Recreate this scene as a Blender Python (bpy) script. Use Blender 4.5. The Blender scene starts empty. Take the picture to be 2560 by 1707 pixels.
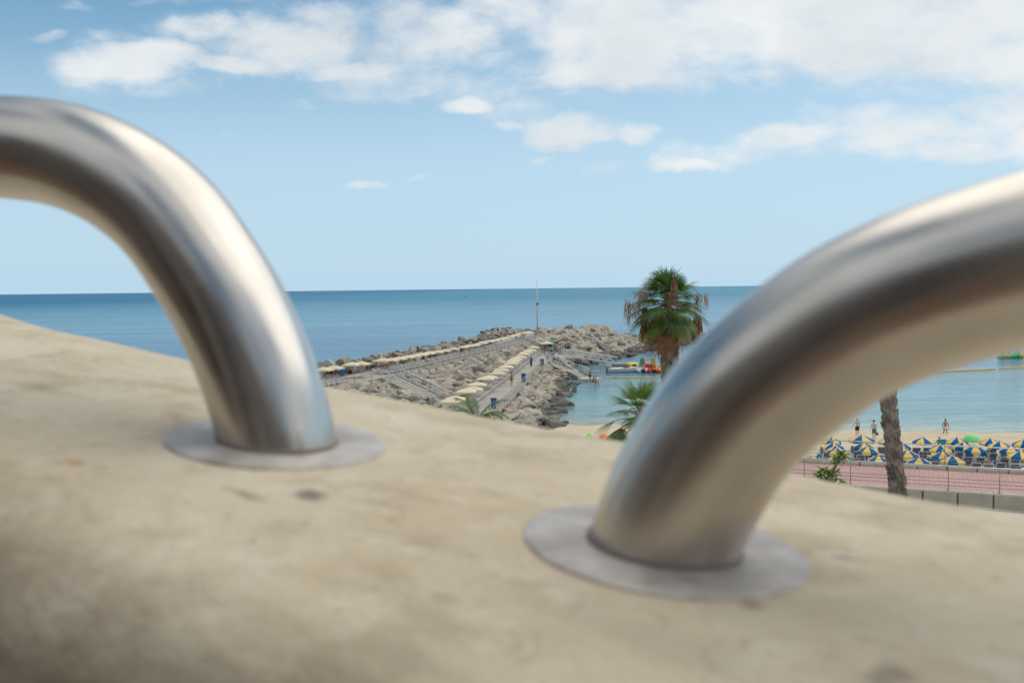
import bpy, bmesh, math, random
from mathutils import Vector, Matrix, Euler, noise
random.seed(7)
R = math.radians
sc = bpy.context.scene
COL = sc.collection
H = 14.3
F = 2489.0
CAM = Vector((0, 0, H))
pit = math.atan(132.5 / F)
rol = R(0.66)
fw = Vector((0, math.cos(pit), -math.sin(pit)))
_r0 = Vector((1, 0, 0)); _u0 = Vector((0, math.sin(pit), math.cos(pit)))
rt = _r0 * math.cos(rol) - _u0 * math.sin(rol)
up = _u0 * math.cos(rol) + _r0 * math.sin(rol)

def ray(u, v): return fw * F + rt * (u - 1280) - up * (v - 853.5)
def P(u, v, z):                      # point seen at photo position (u,v) on the level z
    d = ray(u, v); return CAM + d * ((z - H) / d.z)
def PD(u, v, y):                     # same, at distance y
    d = ray(u, v); return CAM + d * (y / d.y)

# ------------------------------------------------------------ camera
cd = bpy.data.cameras.new('camera'); cam = bpy.data.objects.new('camera', cd); COL.objects.link(cam)
m = Matrix((rt, up, -fw)).transposed().to_4x4(); m.translation = CAM
cam.matrix_world = m
cd.sensor_width = 36; cd.lens = 36 * F / 2560; cd.clip_start = 0.02; cd.clip_end = 90000
cd.dof.use_dof = True; cd.dof.focus_distance = 75; cd.dof.aperture_fstop = 13
sc.camera = cam

# ------------------------------------------------------------ materials
def mat(name, col, rough=0.7, metal=0.0, var=0.12, scale=8.0, bump=0.0, bscale=30.0, col2=None, spec=0.5, rnd=0.0, space='Object'):
    mt = bpy.data.materials.new(name); mt.use_nodes = True
    nt = mt.node_tree; b = nt.nodes['Principled BSDF']
    b.inputs['Roughness'].default_value = rough; b.inputs['Metallic'].default_value = metal
    b.inputs['Specular IOR Level'].default_value = spec
    tc = nt.nodes.new('ShaderNodeTexCoord')
    n = nt.nodes.new('ShaderNodeTexNoise'); n.inputs['Scale'].default_value = scale; n.inputs['Detail'].default_value = 6
    nt.links.new(tc.outputs[space], n.inputs['Vector'])
    r = nt.nodes.new('ShaderNodeValToRGB'); nt.links.new(n.outputs['Fac'], r.inputs['Fac'])
    c = Vector(col[:3]); c2 = Vector(col2) if col2 else c * (1 + var)
    lo = c * (1 - var)
    r.color_ramp.elements[0].position = 0.3; r.color_ramp.elements[1].position = 0.7
    r.color_ramp.elements[0].color = (*lo, 1); r.color_ramp.elements[1].color = (min(1, c2[0]), min(1, c2[1]), min(1, c2[2]), 1)
    out = r.outputs['Color']
    if rnd:
        oi = nt.nodes.new('ShaderNodeObjectInfo'); hs = nt.nodes.new('ShaderNodeHueSaturation')
        mr = nt.nodes.new('ShaderNodeMapRange'); mr.inputs['To Min'].default_value = 1 - rnd; mr.inputs['To Max'].default_value = 1 + rnd
        nt.links.new(oi.outputs['Random'], mr.inputs['Value']); nt.links.new(mr.outputs[0], hs.inputs['Value'])
        nt.links.new(out, hs.inputs['Color']); out = hs.outputs['Color']
    nt.links.new(out, b.inputs['Base Color'])
    if bump:
        n2 = nt.nodes.new('ShaderNodeTexNoise'); n2.inputs['Scale'].default_value = bscale; n2.inputs['Detail'].default_value = 5
        nt.links.new(tc.outputs[space], n2.inputs['Vector'])
        bp = nt.nodes.new('ShaderNodeBump'); bp.inputs['Strength'].default_value = bump; bp.inputs['Distance'].default_value = 0.05
        nt.links.new(n2.outputs['Fac'], bp.inputs['Height']); nt.links.new(bp.outputs[0], b.inputs['Normal'])
    return mt
M = {}
M['cream'] = mat('cream_canvas', (.72, .60, .42), .8, rnd=.06)
M['white'] = mat('white_plastic', (.75, .75, .73), .5)
M['whitemetal'] = mat('white_paint', (.7, .7, .68), .4)
M['galv'] = mat('galvanised_steel', (.70, .67, .61), .5, .05)
M['rail'] = mat('railing_steel', (.30, .27, .235), .5, .1)
M['shinyrail'] = mat('polished_rail', (.72, .70, .66), .25, .9)
M['brown'] = mat('brown_sling', (.30, .215, .16), .8, rnd=.15, spec=.15)
M['greyblue'] = mat('grey_blue_sling', (.13, .18, .29), .8, rnd=.2)
M['blue'] = mat('blue_canvas', (.003, .13, .34), .8, rnd=.08, spec=.08)
M['bluep'] = mat('blue_panel', (.01, .15, .42), .45)
M['yellow'] = mat('yellow_canvas', (.85, .58, .17), .8, rnd=.06, spec=.1)
M['green'] = mat('lime_green', (.25, .72, .22), .6)
M['orange'] = mat('orange_canvas', (.85, .25, .07), .6)
M['dark'] = mat('dark_rubber', (.03, .03, .035), .6)
M['conc'] = mat('pier_concrete', (.42, .38, .32), .85, var=.14, scale=.6, bump=.3, bscale=8, space='Object')
M['conc2'] = mat('kerb_concrete', (.50, .46, .37), .85, var=.13, scale=2.0, bump=.3, bscale=20)
M['hut'] = mat('rendered_plaster', (.46, .41, .33), .9, var=.08, scale=2)
M['sand'] = mat('beach_sand', (.62, .50, .33), .95, var=.12, scale=.5, bump=.6, bscale=2.5)
M['ground'] = mat('paving_tan', (.42, .30, .21), .9, var=.12, scale=.8)
M['core'] = mat('rubble_core', (.20, .17, .14), .95, var=.3, scale=.7, bump=.6, bscale=3)
M['red'] = mat('red_plastic', (.75, .06, .03), .35)
M['yell'] = mat('yellow_plastic', (.85, .62, .02), .35)
M['orp'] = mat('orange_plastic', (.85, .30, .04), .35)
M['grn'] = mat('green_plastic', (.03, .50, .20), .35)
M['lime'] = mat('lime_plastic', (.35, .75, .12), .35)
M['maroon'] = mat('dark_red_plastic', (.5, .06, .09), .4)
M['tan'] = mat('tan_cover', (.45, .33, .22), .7)
M['buoy'] = mat('yellow_float', (.80, .52, .10), .5)
M['window'] = mat('dark_window', (.03, .02, .02), .2)
M['trunk'] = mat('palm_trunk', (.23, .19, .15), .95, var=.4, scale=5, bump=1, bscale=14)
M['boot'] = mat('palm_leaf_base', (.25, .21, .175), .95, var=.55, scale=4)
M['skirt'] = mat('dead_palm_leaf', (.24, .115, .05), .9, var=.5, scale=3)
M['strand'] = mat('flower_stalk_brown', (.42, .22, .13), .9, var=.3, scale=3)
M['petiole'] = mat('palm_petiole', (.25, .20, .08), .7, var=.3, scale=3)
def leafmat(name, c, var=.45, trans=.25):
    mt = mat(name, c, .45, var=var, scale=3)
    nt = mt.node_tree; b = nt.nodes['Principled BSDF']; o = nt.nodes['Material Output']
    t = nt.nodes.new('ShaderNodeBsdfTranslucent'); mx = nt.nodes.new('ShaderNodeMixShader'); mx.inputs[0].default_value = trans
    src = b.inputs['Base Color'].links[0].from_socket
    nt.links.new(src, t.inputs['Color']); nt.links.new(b.outputs[0], mx.inputs[1]); nt.links.new(t.outputs[0], mx.inputs[2])
    nt.links.new(mx.outputs[0], o.inputs['Surface'])
    return mt
M['leaf'] = leafmat('palm_leaf_green', (.085, .165, .035))
M['leaf2'] = leafmat('palm_leaf_light', (.15, .24, .045))
M['leafold'] = leafmat('palm_leaf_yellowing', (.30, .22, .05))
M['shrub'] = leafmat('glossy_shrub_leaf', (.15, .25, .03))
for k, c in dict(skin=(.52, .27, .17), skintan=(.42, .18, .09), skinpale=(.62, .38, .27), hair=(.05, .03, .02), hairgrey=(.3, .25, .2),
                 navy=(.03, .04, .09), black=(.015, .015, .02), shirtblue=(.02, .2, .55), redc=(.6, .08, .05), hivis=(.45, .8, .08),
                 teal=(.04, .28, .36), whitec=(.8, .8, .8), pinkc=(.75, .22, .2), floral=(.04, .18, .22), lightblue=(.25, .5, .75)).items():
    M[k] = mat('person_' + k if k.startswith('skin') else 'cloth_' + k, c, .7, var=.06)

# rocks
def rockmat(name, ramp, island):
    mt = bpy.data.materials.new(name); mt.use_nodes = True; nt = mt.node_tree; b = nt.nodes['Principled BSDF']
    b.inputs['Roughness'].default_value = .9; b.inputs['Specular IOR Level'].default_value = .25
    rnd = nt.nodes.new('ShaderNodeNewGeometry').outputs['Random Per Island'] if island else nt.nodes.new('ShaderNodeObjectInfo').outputs['Random']
    cr = nt.nodes.new('ShaderNodeValToRGB'); nt.links.new(rnd, cr.inputs['Fac'])
    e = cr.color_ramp.elements
    while len(e) < len(ramp): e.new(.5)
    for i, c in enumerate(ramp): e[i].position = i / (len(ramp) - 1); e[i].color = (*c, 1)
    g = nt.nodes.new('ShaderNodeNewGeometry')
    n = nt.nodes.new('ShaderNodeTexNoise'); n.inputs['Scale'].default_value = 1.6; n.inputs['Detail'].default_value = 8; n.inputs['Roughness'].default_value = .65
    nt.links.new(g.outputs['Position'], n.inputs['Vector'])
    mr = nt.nodes.new('ShaderNodeMapRange'); mr.inputs['From Min'].default_value = .3; mr.inputs['From Max'].default_value = .7
    mr.inputs['To Min'].default_value = .72; mr.inputs['To Max'].default_value = 1.2
    nt.links.new(n.outputs['Fac'], mr.inputs['Value'])
    hs = nt.nodes.new('ShaderNodeHueSaturation'); nt.links.new(cr.outputs['Color'], hs.inputs['Color']); nt.links.new(mr.outputs[0], hs.inputs['Value'])
    # wet, weed-dark band at the waterline
    sx = nt.nodes.new('ShaderNodeSeparateXYZ'); nt.links.new(g.outputs['Position'], sx.inputs[0])
    m2 = nt.nodes.new('ShaderNodeMapRange'); m2.inputs['From Min'].default_value = .25; m2.inputs['From Max'].default_value = .75
    m2.inputs['To Min'].default_value = .42; m2.inputs['To Max'].default_value = 1
    nt.links.new(sx.outputs['Z'], m2.inputs['Value'])
    mm = nt.nodes.new('ShaderNodeMix'); mm.data_type = 'RGBA'; mm.blend_type = 'MIX'
    mm.inputs[6].default_value = (.06, .055, .035, 1)
    nt.links.new(m2.outputs[0], mm.inputs[0]); nt.links.new(hs.outputs[0], mm.inputs[7])
    nt.links.new(mm.outputs[2], b.inputs['Base Color'])
    n2 = nt.nodes.new('ShaderNodeTexNoise'); n2.inputs['Scale'].default_value = 5; n2.inputs['Detail'].default_value = 6
    nt.links.new(g.outputs['Position'], n2.inputs['Vector'])
    bp = nt.nodes.new('ShaderNodeBump'); bp.inputs['Strength'].default_value = .7; bp.inputs['Distance'].default_value = .12
    nt.links.new(n2.outputs['Fac'], bp.inputs['Height']); nt.links.new(bp.outputs[0], b.inputs['Normal'])
    return mt
RAMP_G = [(.32, .29, .245), (.46, .41, .335), (.38, .345, .29), (.50, .435, .345), (.41, .37, .31)]
RAMP_B = [(.37, .31, .25), (.53, .445, .335), (.43, .37, .29), (.57, .485, .365), (.48, .40, .31), (.47, .36, .26), (.44, .385, .32)]
RAMP_D = [(.15, .14, .125), (.27, .24, .21), (.20, .18, .16), (.34, .30, .255)]
for k, rp in (('g', RAMP_G), ('b', RAMP_B), ('d', RAMP_D)):
    M['rock_' + k] = rockmat('boulder_stone', rp, False); M['rocks_' + k] = rockmat('boulder_pile_stone', rp, True)

# ------------------------------------------------------------ mesh builder
class MB:
    def __init__(s): s.v = []; s.f = []; s.mi = []; s.sm = []
    def add(s, vs, fs, mi=0, smooth=False):
        o = len(s.v); s.v += [tuple(v) for v in vs]
        for f in fs: s.f.append(tuple(i + o for i in f)); s.mi.append(mi); s.sm.append(smooth)
    def box(s, c, d, rz=0, mi=0, mtx=None):
        hx, hy, hz = d[0] / 2, d[1] / 2, d[2] / 2
        vs = [Vector((x, y, z)) for x in (-hx, hx) for y in (-hy, hy) for z in (-hz, hz)]
        mx = mtx if mtx else Matrix.Rotation(rz, 3, 'Z')
        s.add([mx @ v + Vector(c) for v in vs], [(0, 1, 3, 2), (4, 6, 7, 5), (0, 4, 5, 1), (2, 3, 7, 6), (0, 2, 6, 4), (1, 5, 7, 3)], mi)
    def beam(s, a, b, w, h, mi=0):
        a = Vector(a); b = Vector(b); d = (b - a); L = d.length
        if L < 1e-6: return
        d.normalize(); u = Vector((0, 0, 1)) if abs(d.z) < .95 else Vector((0, 1, 0))
        x = d.cross(u).normalized(); y = x.cross(d)
        s.box((a + b) / 2, (w, L, h), mtx=Matrix((x, d, y)).transposed(), mi=mi)
    def tube(s, pts, rad, seg=8, mi=0, smooth=True, cap=True, flat=None):
        pts = [Vector(p) for p in pts]; n = len(pts)
        if not hasattr(rad, '__len__'): rad = [rad] * n
        prev = None; vs = []
        for i, p in enumerate(pts):
            t = (pts[min(i + 1, n - 1)] - pts[max(i - 1, 0)]).normalized()
            if prev is None:
                x = t.cross(Vector((0, 0, 1)));
                if x.length < .05: x = Vector((1, 0, 0)) - t * t.x
                x.normalize()
            else:
                x = prev - t * prev.dot(t); x.normalize()
            prev = x; y = t.cross(x)
            k = flat if flat else 1
            for j in range(seg):
                a = 2 * math.pi * j / seg
                vs.append(p + x * math.cos(a) * rad[i] + y * math.sin(a) * rad[i] * k)
        fs = [(i * seg + j, i * seg + (j + 1) % seg, (i + 1) * seg + (j + 1) % seg, (i + 1) * seg + j) for i in range(n - 1) for j in range(seg)]
        if cap: fs += [tuple(range(seg))[::-1], tuple(range((n - 1) * seg, n * seg))]
        s.add(vs, fs, mi, smooth)
    def loft(s, rings, mi=0, smooth=True, cap=True):
        seg = len(rings[0]); n = len(rings); vs = [v for r in rings for v in r]
        fs = [(i * seg + j, i * seg + (j + 1) % seg, (i + 1) * seg + (j + 1) % seg, (i + 1) * seg + j) for i in range(n - 1) for j in range(seg)]
        if cap: fs += [tuple(range(seg))[::-1], tuple(range((n - 1) * seg, n * seg))]
        s.add(vs, fs, mi, smooth)
    def build(s, name, mats, parent=None):
        me = bpy.data.meshes.new(name); me.from_pydata(s.v, [], s.f)
        if not isinstance(mats, (list, tuple)): mats = [mats]
        for m_ in mats: me.materials.append(m_)
        me.polygons.foreach_set('material_index', s.mi); me.polygons.foreach_set('use_smooth', s.sm)
        me.update()
        bm = bmesh.new(); bm.from_mesh(me); bmesh.ops.recalc_face_normals(bm, faces=bm.faces); bm.to_mesh(me); bm.free()
        o = bpy.data.objects.new(name, me); COL.objects.link(o)
        if parent: o.parent = parent
        return o
def thing(name, label, cat, loc=(0, 0, 0), rz=0, group=None):
    o = bpy.data.objects.new(name, None); COL.objects.link(o); o.empty_display_size = .2
    o.location = loc; o.rotation_euler = (0, 0, rz); o['label'] = label; o['category'] = cat
    if group: o['group'] = group
    return o
def tag(o, label, cat, group=None, kind=None):
    o['label'] = label; o['category'] = cat
    if group: o['group'] = group
    if kind: o['kind'] = kind
    return o
def struct(o, label=None):
    o['kind'] = 'structure'
    if label: o['label'] = label
    return o
def dup(root, loc, rz=None, label=None, group=None, scale=None):
    r = root.copy(); COL.objects.link(r); r.location = loc
    if rz is not None: r.rotation_euler = (0, 0, rz)
    if label: r['label'] = label
    if group: r['group'] = group
    if scale: r.scale = (scale,) * 3 if not hasattr(scale, '__len__') else scale
    for ch in list(root.children):
        c = ch.copy(); COL.objects.link(c); c.parent = r
        for g in list(ch.children):
            d = g.copy(); COL.objects.link(d); d.parent = c
    return r
ORD = 'first second third fourth fifth sixth seventh eighth ninth tenth eleventh twelfth thirteenth fourteenth fifteenth sixteenth seventeenth eighteenth nineteenth twentieth'.split()
def ordn(i):
    if i < 20: return ORD[i]
    return ('twenty ' if i < 29 or i == 28 else 'thirty ') + ORD[(i - 20) % 10]
def interp(tab, x):
    if x <= tab[0][0]: (a, b), (c, d) = tab[0], tab[1]
    elif x >= tab[-1][0]: (a, b), (c, d) = tab[-2], tab[-1]
    else:
        for (a, b), (c, d) in zip(tab, tab[1:]):
            if a <= x <= c: break
    return b + (d - b) * (x - a) / (c - a)
def ss(a, b, x):
    t = min(1, max(0, (x - a) / (b - a))); return t * t * (3 - 2 * t)
SKY_SAT = .95; SKY_HUE = .492; SKY_GAM = 1.0; SKY_GAIN = .80; EXPO = 0.63
# ------------------------------------------------------------ world: sky and clouds
sun_el, sun_az = R(60), R(60)
w = bpy.data.worlds.new('World'); sc.world = w; w.use_nodes = True; nt = w.node_tree; nt.nodes.clear()
N = lambda t: nt.nodes.new(t)
def mth(op, a, b=None, clamp=False):
    n = N('ShaderNodeMath'); n.operation = op; n.use_clamp = clamp
    for i, x in enumerate((a, b)):
        if x is None: continue
        if isinstance(x, (int, float)): n.inputs[i].default_value = x
        else: nt.links.new(x, n.inputs[i])
    return n.outputs[0]
sky = N('ShaderNodeTexSky'); sky.sky_type = 'NISHITA'; sky.sun_disc = False
sky.sun_elevation = sun_el; sky.sun_rotation = sun_az; sky.air_density = 1.0; sky.dust_density = 0.6; sky.ozone_density = 1.6; sky.altitude = 0
tc = N('ShaderNodeTexCoord'); sp = N('ShaderNodeSeparateXYZ'); nt.links.new(tc.outputs['Generated'], sp.inputs[0])
X, Y, Z = sp.outputs
ysafe = mth('MAXIMUM', Y, .08)
U = mth('DIVIDE', X, ysafe); V = mth('DIVIDE', Z, ysafe)
cmb = N('ShaderNodeCombineXYZ'); nt.links.new(U, cmb.inputs[0]); nt.links.new(V, cmb.inputs[1])
# large warp so that the cloud outlines are ragged
mp = N('ShaderNodeMapping'); mp.inputs['Scale'].default_value = (1, 1, 1.9); nt.links.new(tc.outputs['Generated'], mp.inputs[0])
wn = N('ShaderNodeTexNoise'); wn.inputs['Scale'].default_value = 10; wn.inputs['Detail'].default_value = 8; wn.inputs['Roughness'].default_value = .55
nt.links.new(mp.outputs[0], wn.inputs['Vector'])
sub = N('ShaderNodeVectorMath'); sub.operation = 'SUBTRACT'; nt.links.new(wn.outputs['Color'], sub.inputs[0]); sub.inputs[1].default_value = (.5, .5, .5)
scl = N('ShaderNodeVectorMath'); scl.operation = 'MULTIPLY'; nt.links.new(sub.outputs[0], scl.inputs[0]); scl.inputs[1].default_value = (.09, .045, 0)
adv = N('ShaderNodeVectorMath'); adv.operation = 'ADD'; nt.links.new(cmb.outputs[0], adv.inputs[0]); nt.links.new(scl.outputs[0], adv.inputs[1])
# (x, y, half width, half height, density) in positions measured on the 2352 px view
CL = [(300, 150, 190, 55, 1.), (240, 100, 110, 30, .5), (450, 70, 120, 45, .8), (700, 90, 260, 85, .95), (960, 90, 260, 95, .9), (600, 150, 260, 35, .8), (830, 160, 200, 30, .8),
      (1080, 235, 85, 26, .9), (1310, 300, 140, 42, 1.), (1180, 285, 60, 16, .7), (1450, 315, 80, 34, .75),
      (1500, 70, 420, 135, 1.1), (1900, 50, 520, 150, 1.2), (2280, 90, 330, 150, 1.15), (1480, 165, 300, 55, .9), (1250, 30, 300, 60, .8), (1750, 160, 220, 40, .7), (1150, 140, 200, 40, .6),
      (1590, 378, 130, 24, .9), (1820, 310, 140, 52, 1.), (1900, 255, 70, 34, .6), (2060, 320, 100, 42, .9), (2200, 345, 260, 36, .85), (2290, 250, 130, 58, 1.), (2350, 320, 80, 60, 1.), (2100, 268, 50, 20, .5), (2090, 205, 60, 14, .4),
      (840, 406, 55, 12, .6), (940, 395, 45, 9, .55), (505, 310, 30, 16, .5), (180, 20, 50, 20, .45), (90, 88, 40, 14, .35), (705, 228, 60, 15, .45), (930, 205, 140, 24, .5), (470, 0, 160, 16, .4),
      (1250, 360, 40, 10, .4), (2150, 310, 260, 70, .75), (1950, 340, 200, 40, .6), (1680, 350, 180, 40, .55), (2000, 280, 220, 60, .5), (1250, 250, 200, 50, .35), (380, 190, 260, 40, .35), (1000, 180, 400, 50, .5), (1370, 390, 60, 12, .3), (1310, 218, 40, 12, .4)]
acc = None
hz = lambda u: 721 - (u - 1280) * .0115
for (cx, cy, a, b, dn) in CL:
    u = cx / .91875; v = cy / .91875
    d = ray(u, v); uu, vv = d.x / d.y, d.z / d.y
    a = a * 1.25 / .91875 / F; b = b * 1.3 / .91875 / F
    mpn = N('ShaderNodeMapping'); mpn.inputs['Scale'].default_value = (1 / a, 1 / b, 1); mpn.inputs['Location'].default_value = (-uu / a, -vv / b, 0)
    nt.links.new(adv.outputs[0], mpn.inputs[0])
    ln = N('ShaderNodeVectorMath'); ln.operation = 'LENGTH'; nt.links.new(mpn.outputs[0], ln.inputs[0])
    mr = N('ShaderNodeMapRange'); mr.interpolation_type = 'SMOOTHSTEP'
    mr.inputs['From Min'].default_value = 1.0; mr.inputs['From Max'].default_value = .25; mr.inputs['To Max'].default_value = dn
    nt.links.new(ln.outputs['Value'], mr.inputs['Value'])
    acc = mr.outputs[0] if acc is None else mth('MAXIMUM', acc, mr.outputs[0])
front = N('ShaderNodeMapRange'); front.inputs['From Min'].default_value = .1; front.inputs['From Max'].default_value = .3; nt.links.new(Y, front.inputs['Value'])
acc = mth('MULTIPLY', acc, front.outputs[0])
# general cloud cover overhead and behind
gn = N('ShaderNodeTexNoise'); gn.inputs['Scale'].default_value = 2.2; gn.inputs['Detail'].default_value = 4; nt.links.new(mp.outputs[0], gn.inputs['Vector'])
gc = N('ShaderNodeMapRange'); gc.inputs['From Min'].default_value = .38; gc.inputs['From Max'].default_value = .54; gc.inputs['To Max'].default_value = .9
nt.links.new(gn.outputs['Fac'], gc.inputs['Value'])
out1 = N('ShaderNodeMapRange'); out1.inputs['From Min'].default_value = .30; out1.inputs['From Max'].default_value = .42; nt.links.new(Z, out1.inputs['Value'])
out2 = mth('SUBTRACT', 1.0, front.outputs[0])
zpos = N('ShaderNodeMapRange'); zpos.inputs['From Min'].default_value = .05; zpos.inputs['From Max'].default_value = .2; nt.links.new(Z, zpos.inputs['Value'])
outm = mth('MAXIMUM', out1.outputs[0], mth('MULTIPLY', out2, zpos.outputs[0]))
acc = mth('MAXIMUM', acc, mth('MULTIPLY', gc.outputs[0], outm))
dn = N('ShaderNodeTexNoise'); dn.inputs['Scale'].default_value = 16; dn.inputs['Detail'].default_value = 9; dn.inputs['Roughness'].default_value = .56
nt.links.new(mp.outputs[0], dn.inputs['Vector'])
nz = mth('MULTIPLY', mth('SUBTRACT', dn.outputs['Fac'], .5), 2.1)
gate = mth('MINIMUM', mth('MULTIPLY', acc, 4.0), 1.0)
dens = mth('ADD', acc, mth('MULTIPLY', nz, gate))
al = N('ShaderNodeMapRange'); al.interpolation_type = 'SMOOTHSTEP'; al.inputs['From Min'].default_value = .02; al.inputs['From Max'].default_value = 1.2; al.inputs['To Max'].default_value = .93
nt.links.new(dens, al.inputs['Value'])
# cloud body tone
sn = N('ShaderNodeTexNoise'); sn.inputs['Scale'].default_value = 7; sn.inputs['Detail'].default_value = 5; nt.links.new(mp.outputs[0], sn.inputs['Vector'])
cc = N('ShaderNodeValToRGB'); nt.links.new(sn.outputs['Fac'], cc.inputs['Fac'])
cc.color_ramp.elements[0].position = .3; cc.color_ramp.elements[1].position = .68
cc.color_ramp.elements[0].color = (.62, .665, .69, 1); cc.color_ramp.elements[1].color = (.80, .815, .81, 1)
CLOUD_GAIN = 7.4
cg = N('ShaderNodeVectorMath'); cg.operation = 'SCALE'; nt.links.new(cc.outputs['Color'], cg.inputs[0]); ov = N('ShaderNodeMapRange'); ov.inputs['From Min'].default_value = .36; ov.inputs['From Max'].default_value = .8; ov.inputs['To Min'].default_value = CLOUD_GAIN; ov.inputs['To Max'].default_value = CLOUD_GAIN * 1.3; nt.links.new(Z, ov.inputs['Value']); nt.links.new(ov.outputs[0], cg.inputs['Scale'])
hsv = N('ShaderNodeHueSaturation'); hsv.inputs['Saturation'].default_value = SKY_SAT; hsv.inputs['Hue'].default_value = SKY_HUE; hsv.inputs['Value'].default_value = 1.0
nt.links.new(sky.outputs[0], hsv.inputs['Color'])
gm = N('ShaderNodeGamma'); gm.inputs['Gamma'].default_value = SKY_GAM; nt.links.new(hsv.outputs[0], gm.inputs['Color'])
gs = N('ShaderNodeVectorMath'); gs.operation = 'SCALE'; gs.inputs['Scale'].default_value = SKY_GAIN; nt.links.new(gm.outputs[0], gs.inputs[0])
hzr = N('ShaderNodeValToRGB'); nt.links.new(Z, hzr.inputs['Fac'])
he = hzr.color_ramp.elements; he[0].position = .0; he[0].color = (.92,) * 3 + (1,); he[1].position = .42; he[1].color = (0, 0, 0, 1)
h2 = he.new(.12); h2.color = (.70,) * 3 + (1,); h3 = he.new(.22); h3.color = (.30,) * 3 + (1,)
zz = N('ShaderNodeMapRange'); zz.inputs['From Min'].default_value = .12; zz.inputs['From Max'].default_value = .30; nt.links.new(Z, zz.inputs['Value'])
xx = N('ShaderNodeMapRange'); xx.interpolation_type = 'SMOOTHSTEP'; xx.inputs['From Min'].default_value = -.5; xx.inputs['From Max'].default_value = .35; xx.inputs['To Min'].default_value = 1.0; xx.inputs['To Max'].default_value = .45; nt.links.new(X, xx.inputs['Value'])
dk = N('ShaderNodeMix'); dk.data_type = 'RGBA'; dk.inputs[6].default_value = (1, 1, 1, 1); dk.inputs[7].default_value = (.16, .56, .73, 1); nt.links.new(mth('MULTIPLY', zz.outputs[0], xx.outputs[0]), dk.inputs[0])
dm = N('ShaderNodeMix'); dm.data_type = 'RGBA'; dm.blend_type = 'MULTIPLY'; dm.inputs[0].default_value = 1; nt.links.new(gs.outputs[0], dm.inputs[6]); nt.links.new(dk.outputs[2], dm.inputs[7])
hm = N('ShaderNodeMix'); hm.data_type = 'RGBA'; nt.links.new(hzr.outputs['Color'], hm.inputs[0]); nt.links.new(dm.outputs[2], hm.inputs[6]); hm.inputs[7].default_value = (3.15, 4.55, 5.65, 1)
mix = N('ShaderNodeMix'); mix.data_type = 'RGBA'; nt.links.new(al.outputs[0], mix.inputs[0]); nt.links.new(hm.outputs[2], mix.inputs[6]); nt.links.new(cg.outputs[0], mix.inputs[7])
bg = N('ShaderNodeBackground'); bg.inputs['Strength'].default_value = .1; nt.links.new(mix.outputs[2], bg.inputs['Color'])
wo = N('ShaderNodeOutputWorld'); nt.links.new(bg.outputs[0], wo.inputs['Surface'])

sd = bpy.data.lights.new('sun', 'SUN'); sd.energy = 1.0; sd.angle = R(80); sd.color = (1, .92, .78)
so = bpy.data.objects.new('sun', sd); COL.objects.link(so)
sdir = Vector((math.cos(sun_el) * math.sin(sun_az), math.cos(sun_el) * math.cos(sun_az), math.sin(sun_el)))
so.rotation_euler = (-sdir).to_track_quat('-Z', 'Y').to_euler()
so.location = (0, 0, 60)
sc.view_settings.view_transform = 'Standard'; sc.view_settings.look = 'None'; sc.view_settings.gamma = 1; sc.view_settings.exposure = EXPO
# ------------------------------------------------------------ foreground wall and steel loops
Rb = PD(1660, 1362, .33); Lb = PD(694, 1102, .43)
av = Lb - Rb; s_slope = av.z / math.hypot(av.x, av.y); ah = Vector((av.x, av.y, 0)).normalized(); bh = Vector((-ah.y, ah.x, 0))
if bh.y < 0: bh = -bh
LEN = math.hypot(av.x, av.y)
def wall_z(s, t):
    z = Rb.z + s_slope * s
    if s > LEN: z += .03 * (s - LEN) ** 2 if s < 3 else .03 * ((3 - LEN) ** 2 + 2 * (3 - LEN) * (s - 3))
    if s < -.05: z += -.10 * (s + .05) * (1 if s > -1 else 0) * .9 if s > -1 else .0855
    return z
prof = []          # (t, drop)
for t in [-.232, -.231, -.228, -.222, -.214, -.204, -.192, -.18, -.165, -.15, -.13, -.11, -.09, -.06, -.03, 0, .03, .06, .09, .11, .125, .14, .15, .158, .165, .171, .175, .177]:
    c = .010 * (t / .12) ** 2 if t < 0 else .004 * (t / .12) ** 2
    if t < -.12: u = min(1, (-t - .12) / .112); c += .095 * (1 - math.sqrt(max(0, 1 - u * u)))
    if t > .11: u = min(1, (t - .11) / .067); c += .05 * (1 - math.sqrt(max(0, 1 - u * u)))
    prof.append((t, c))
prof = [(-.235, 1.1)] + [(-.2345, .4)] + prof + [(.178, .3), (.18, 3.5)]
ssr = [-2.5, -2, -1.6, -1.2, -1] + [-.8 + i * .02 for i in range(95)] + [1.1 + i * .06 for i in range(16)] + [2.2, 2.6, 3, 3.5, 4, 5, 6, 7]
wb = MB(); vs = []
for s in ssr:
    for t, c in prof:
        if -.234 < t < -.12: t = -.12 + (t + .12) * .45
        elif t < -.12: t = -.1712
        if t > .05: t = t + (t - .05) / .127 * (.088 * (1 - ss(-.02, .45, s)))
        p = Vector((Rb.x, Rb.y, 0)) + ah * s + bh * t
        pm_ = 1 if not (-.12 < t < .12) else min(ss(.045, .09, math.hypot(s, t)), ss(.045, .09, math.hypot(s - LEN, t)))
        if abs(t) < .1: c *= pm_
        n1 = pm_ * noise.noise(Vector((s * 4, t * 5, 1.3))) * .0032 + pm_ * noise.noise(Vector((s * 13, t * 13, 4.3))) * .0012
        vs.append((p.x + bh.x * n1 * 1.5, p.y + bh.y * n1 * 1.5, wall_z(s, t) - c + n1 - .0004))
k = len(prof)
wb.add(vs, [(i * k + j, i * k + j + 1, (i + 1) * k + j + 1, (i + 1) * k + j) for i in range(len(ssr) - 1) for j in range(k - 1)], 0, True)
wm = bpy.data.materials.new('weathered_plaster'); wm.use_nodes = True; nt = wm.node_tree; b = nt.nodes['Principled BSDF']
b.inputs['Roughness'].default_value = .85; b.inputs['Specular IOR Level'].default_value = .3
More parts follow.
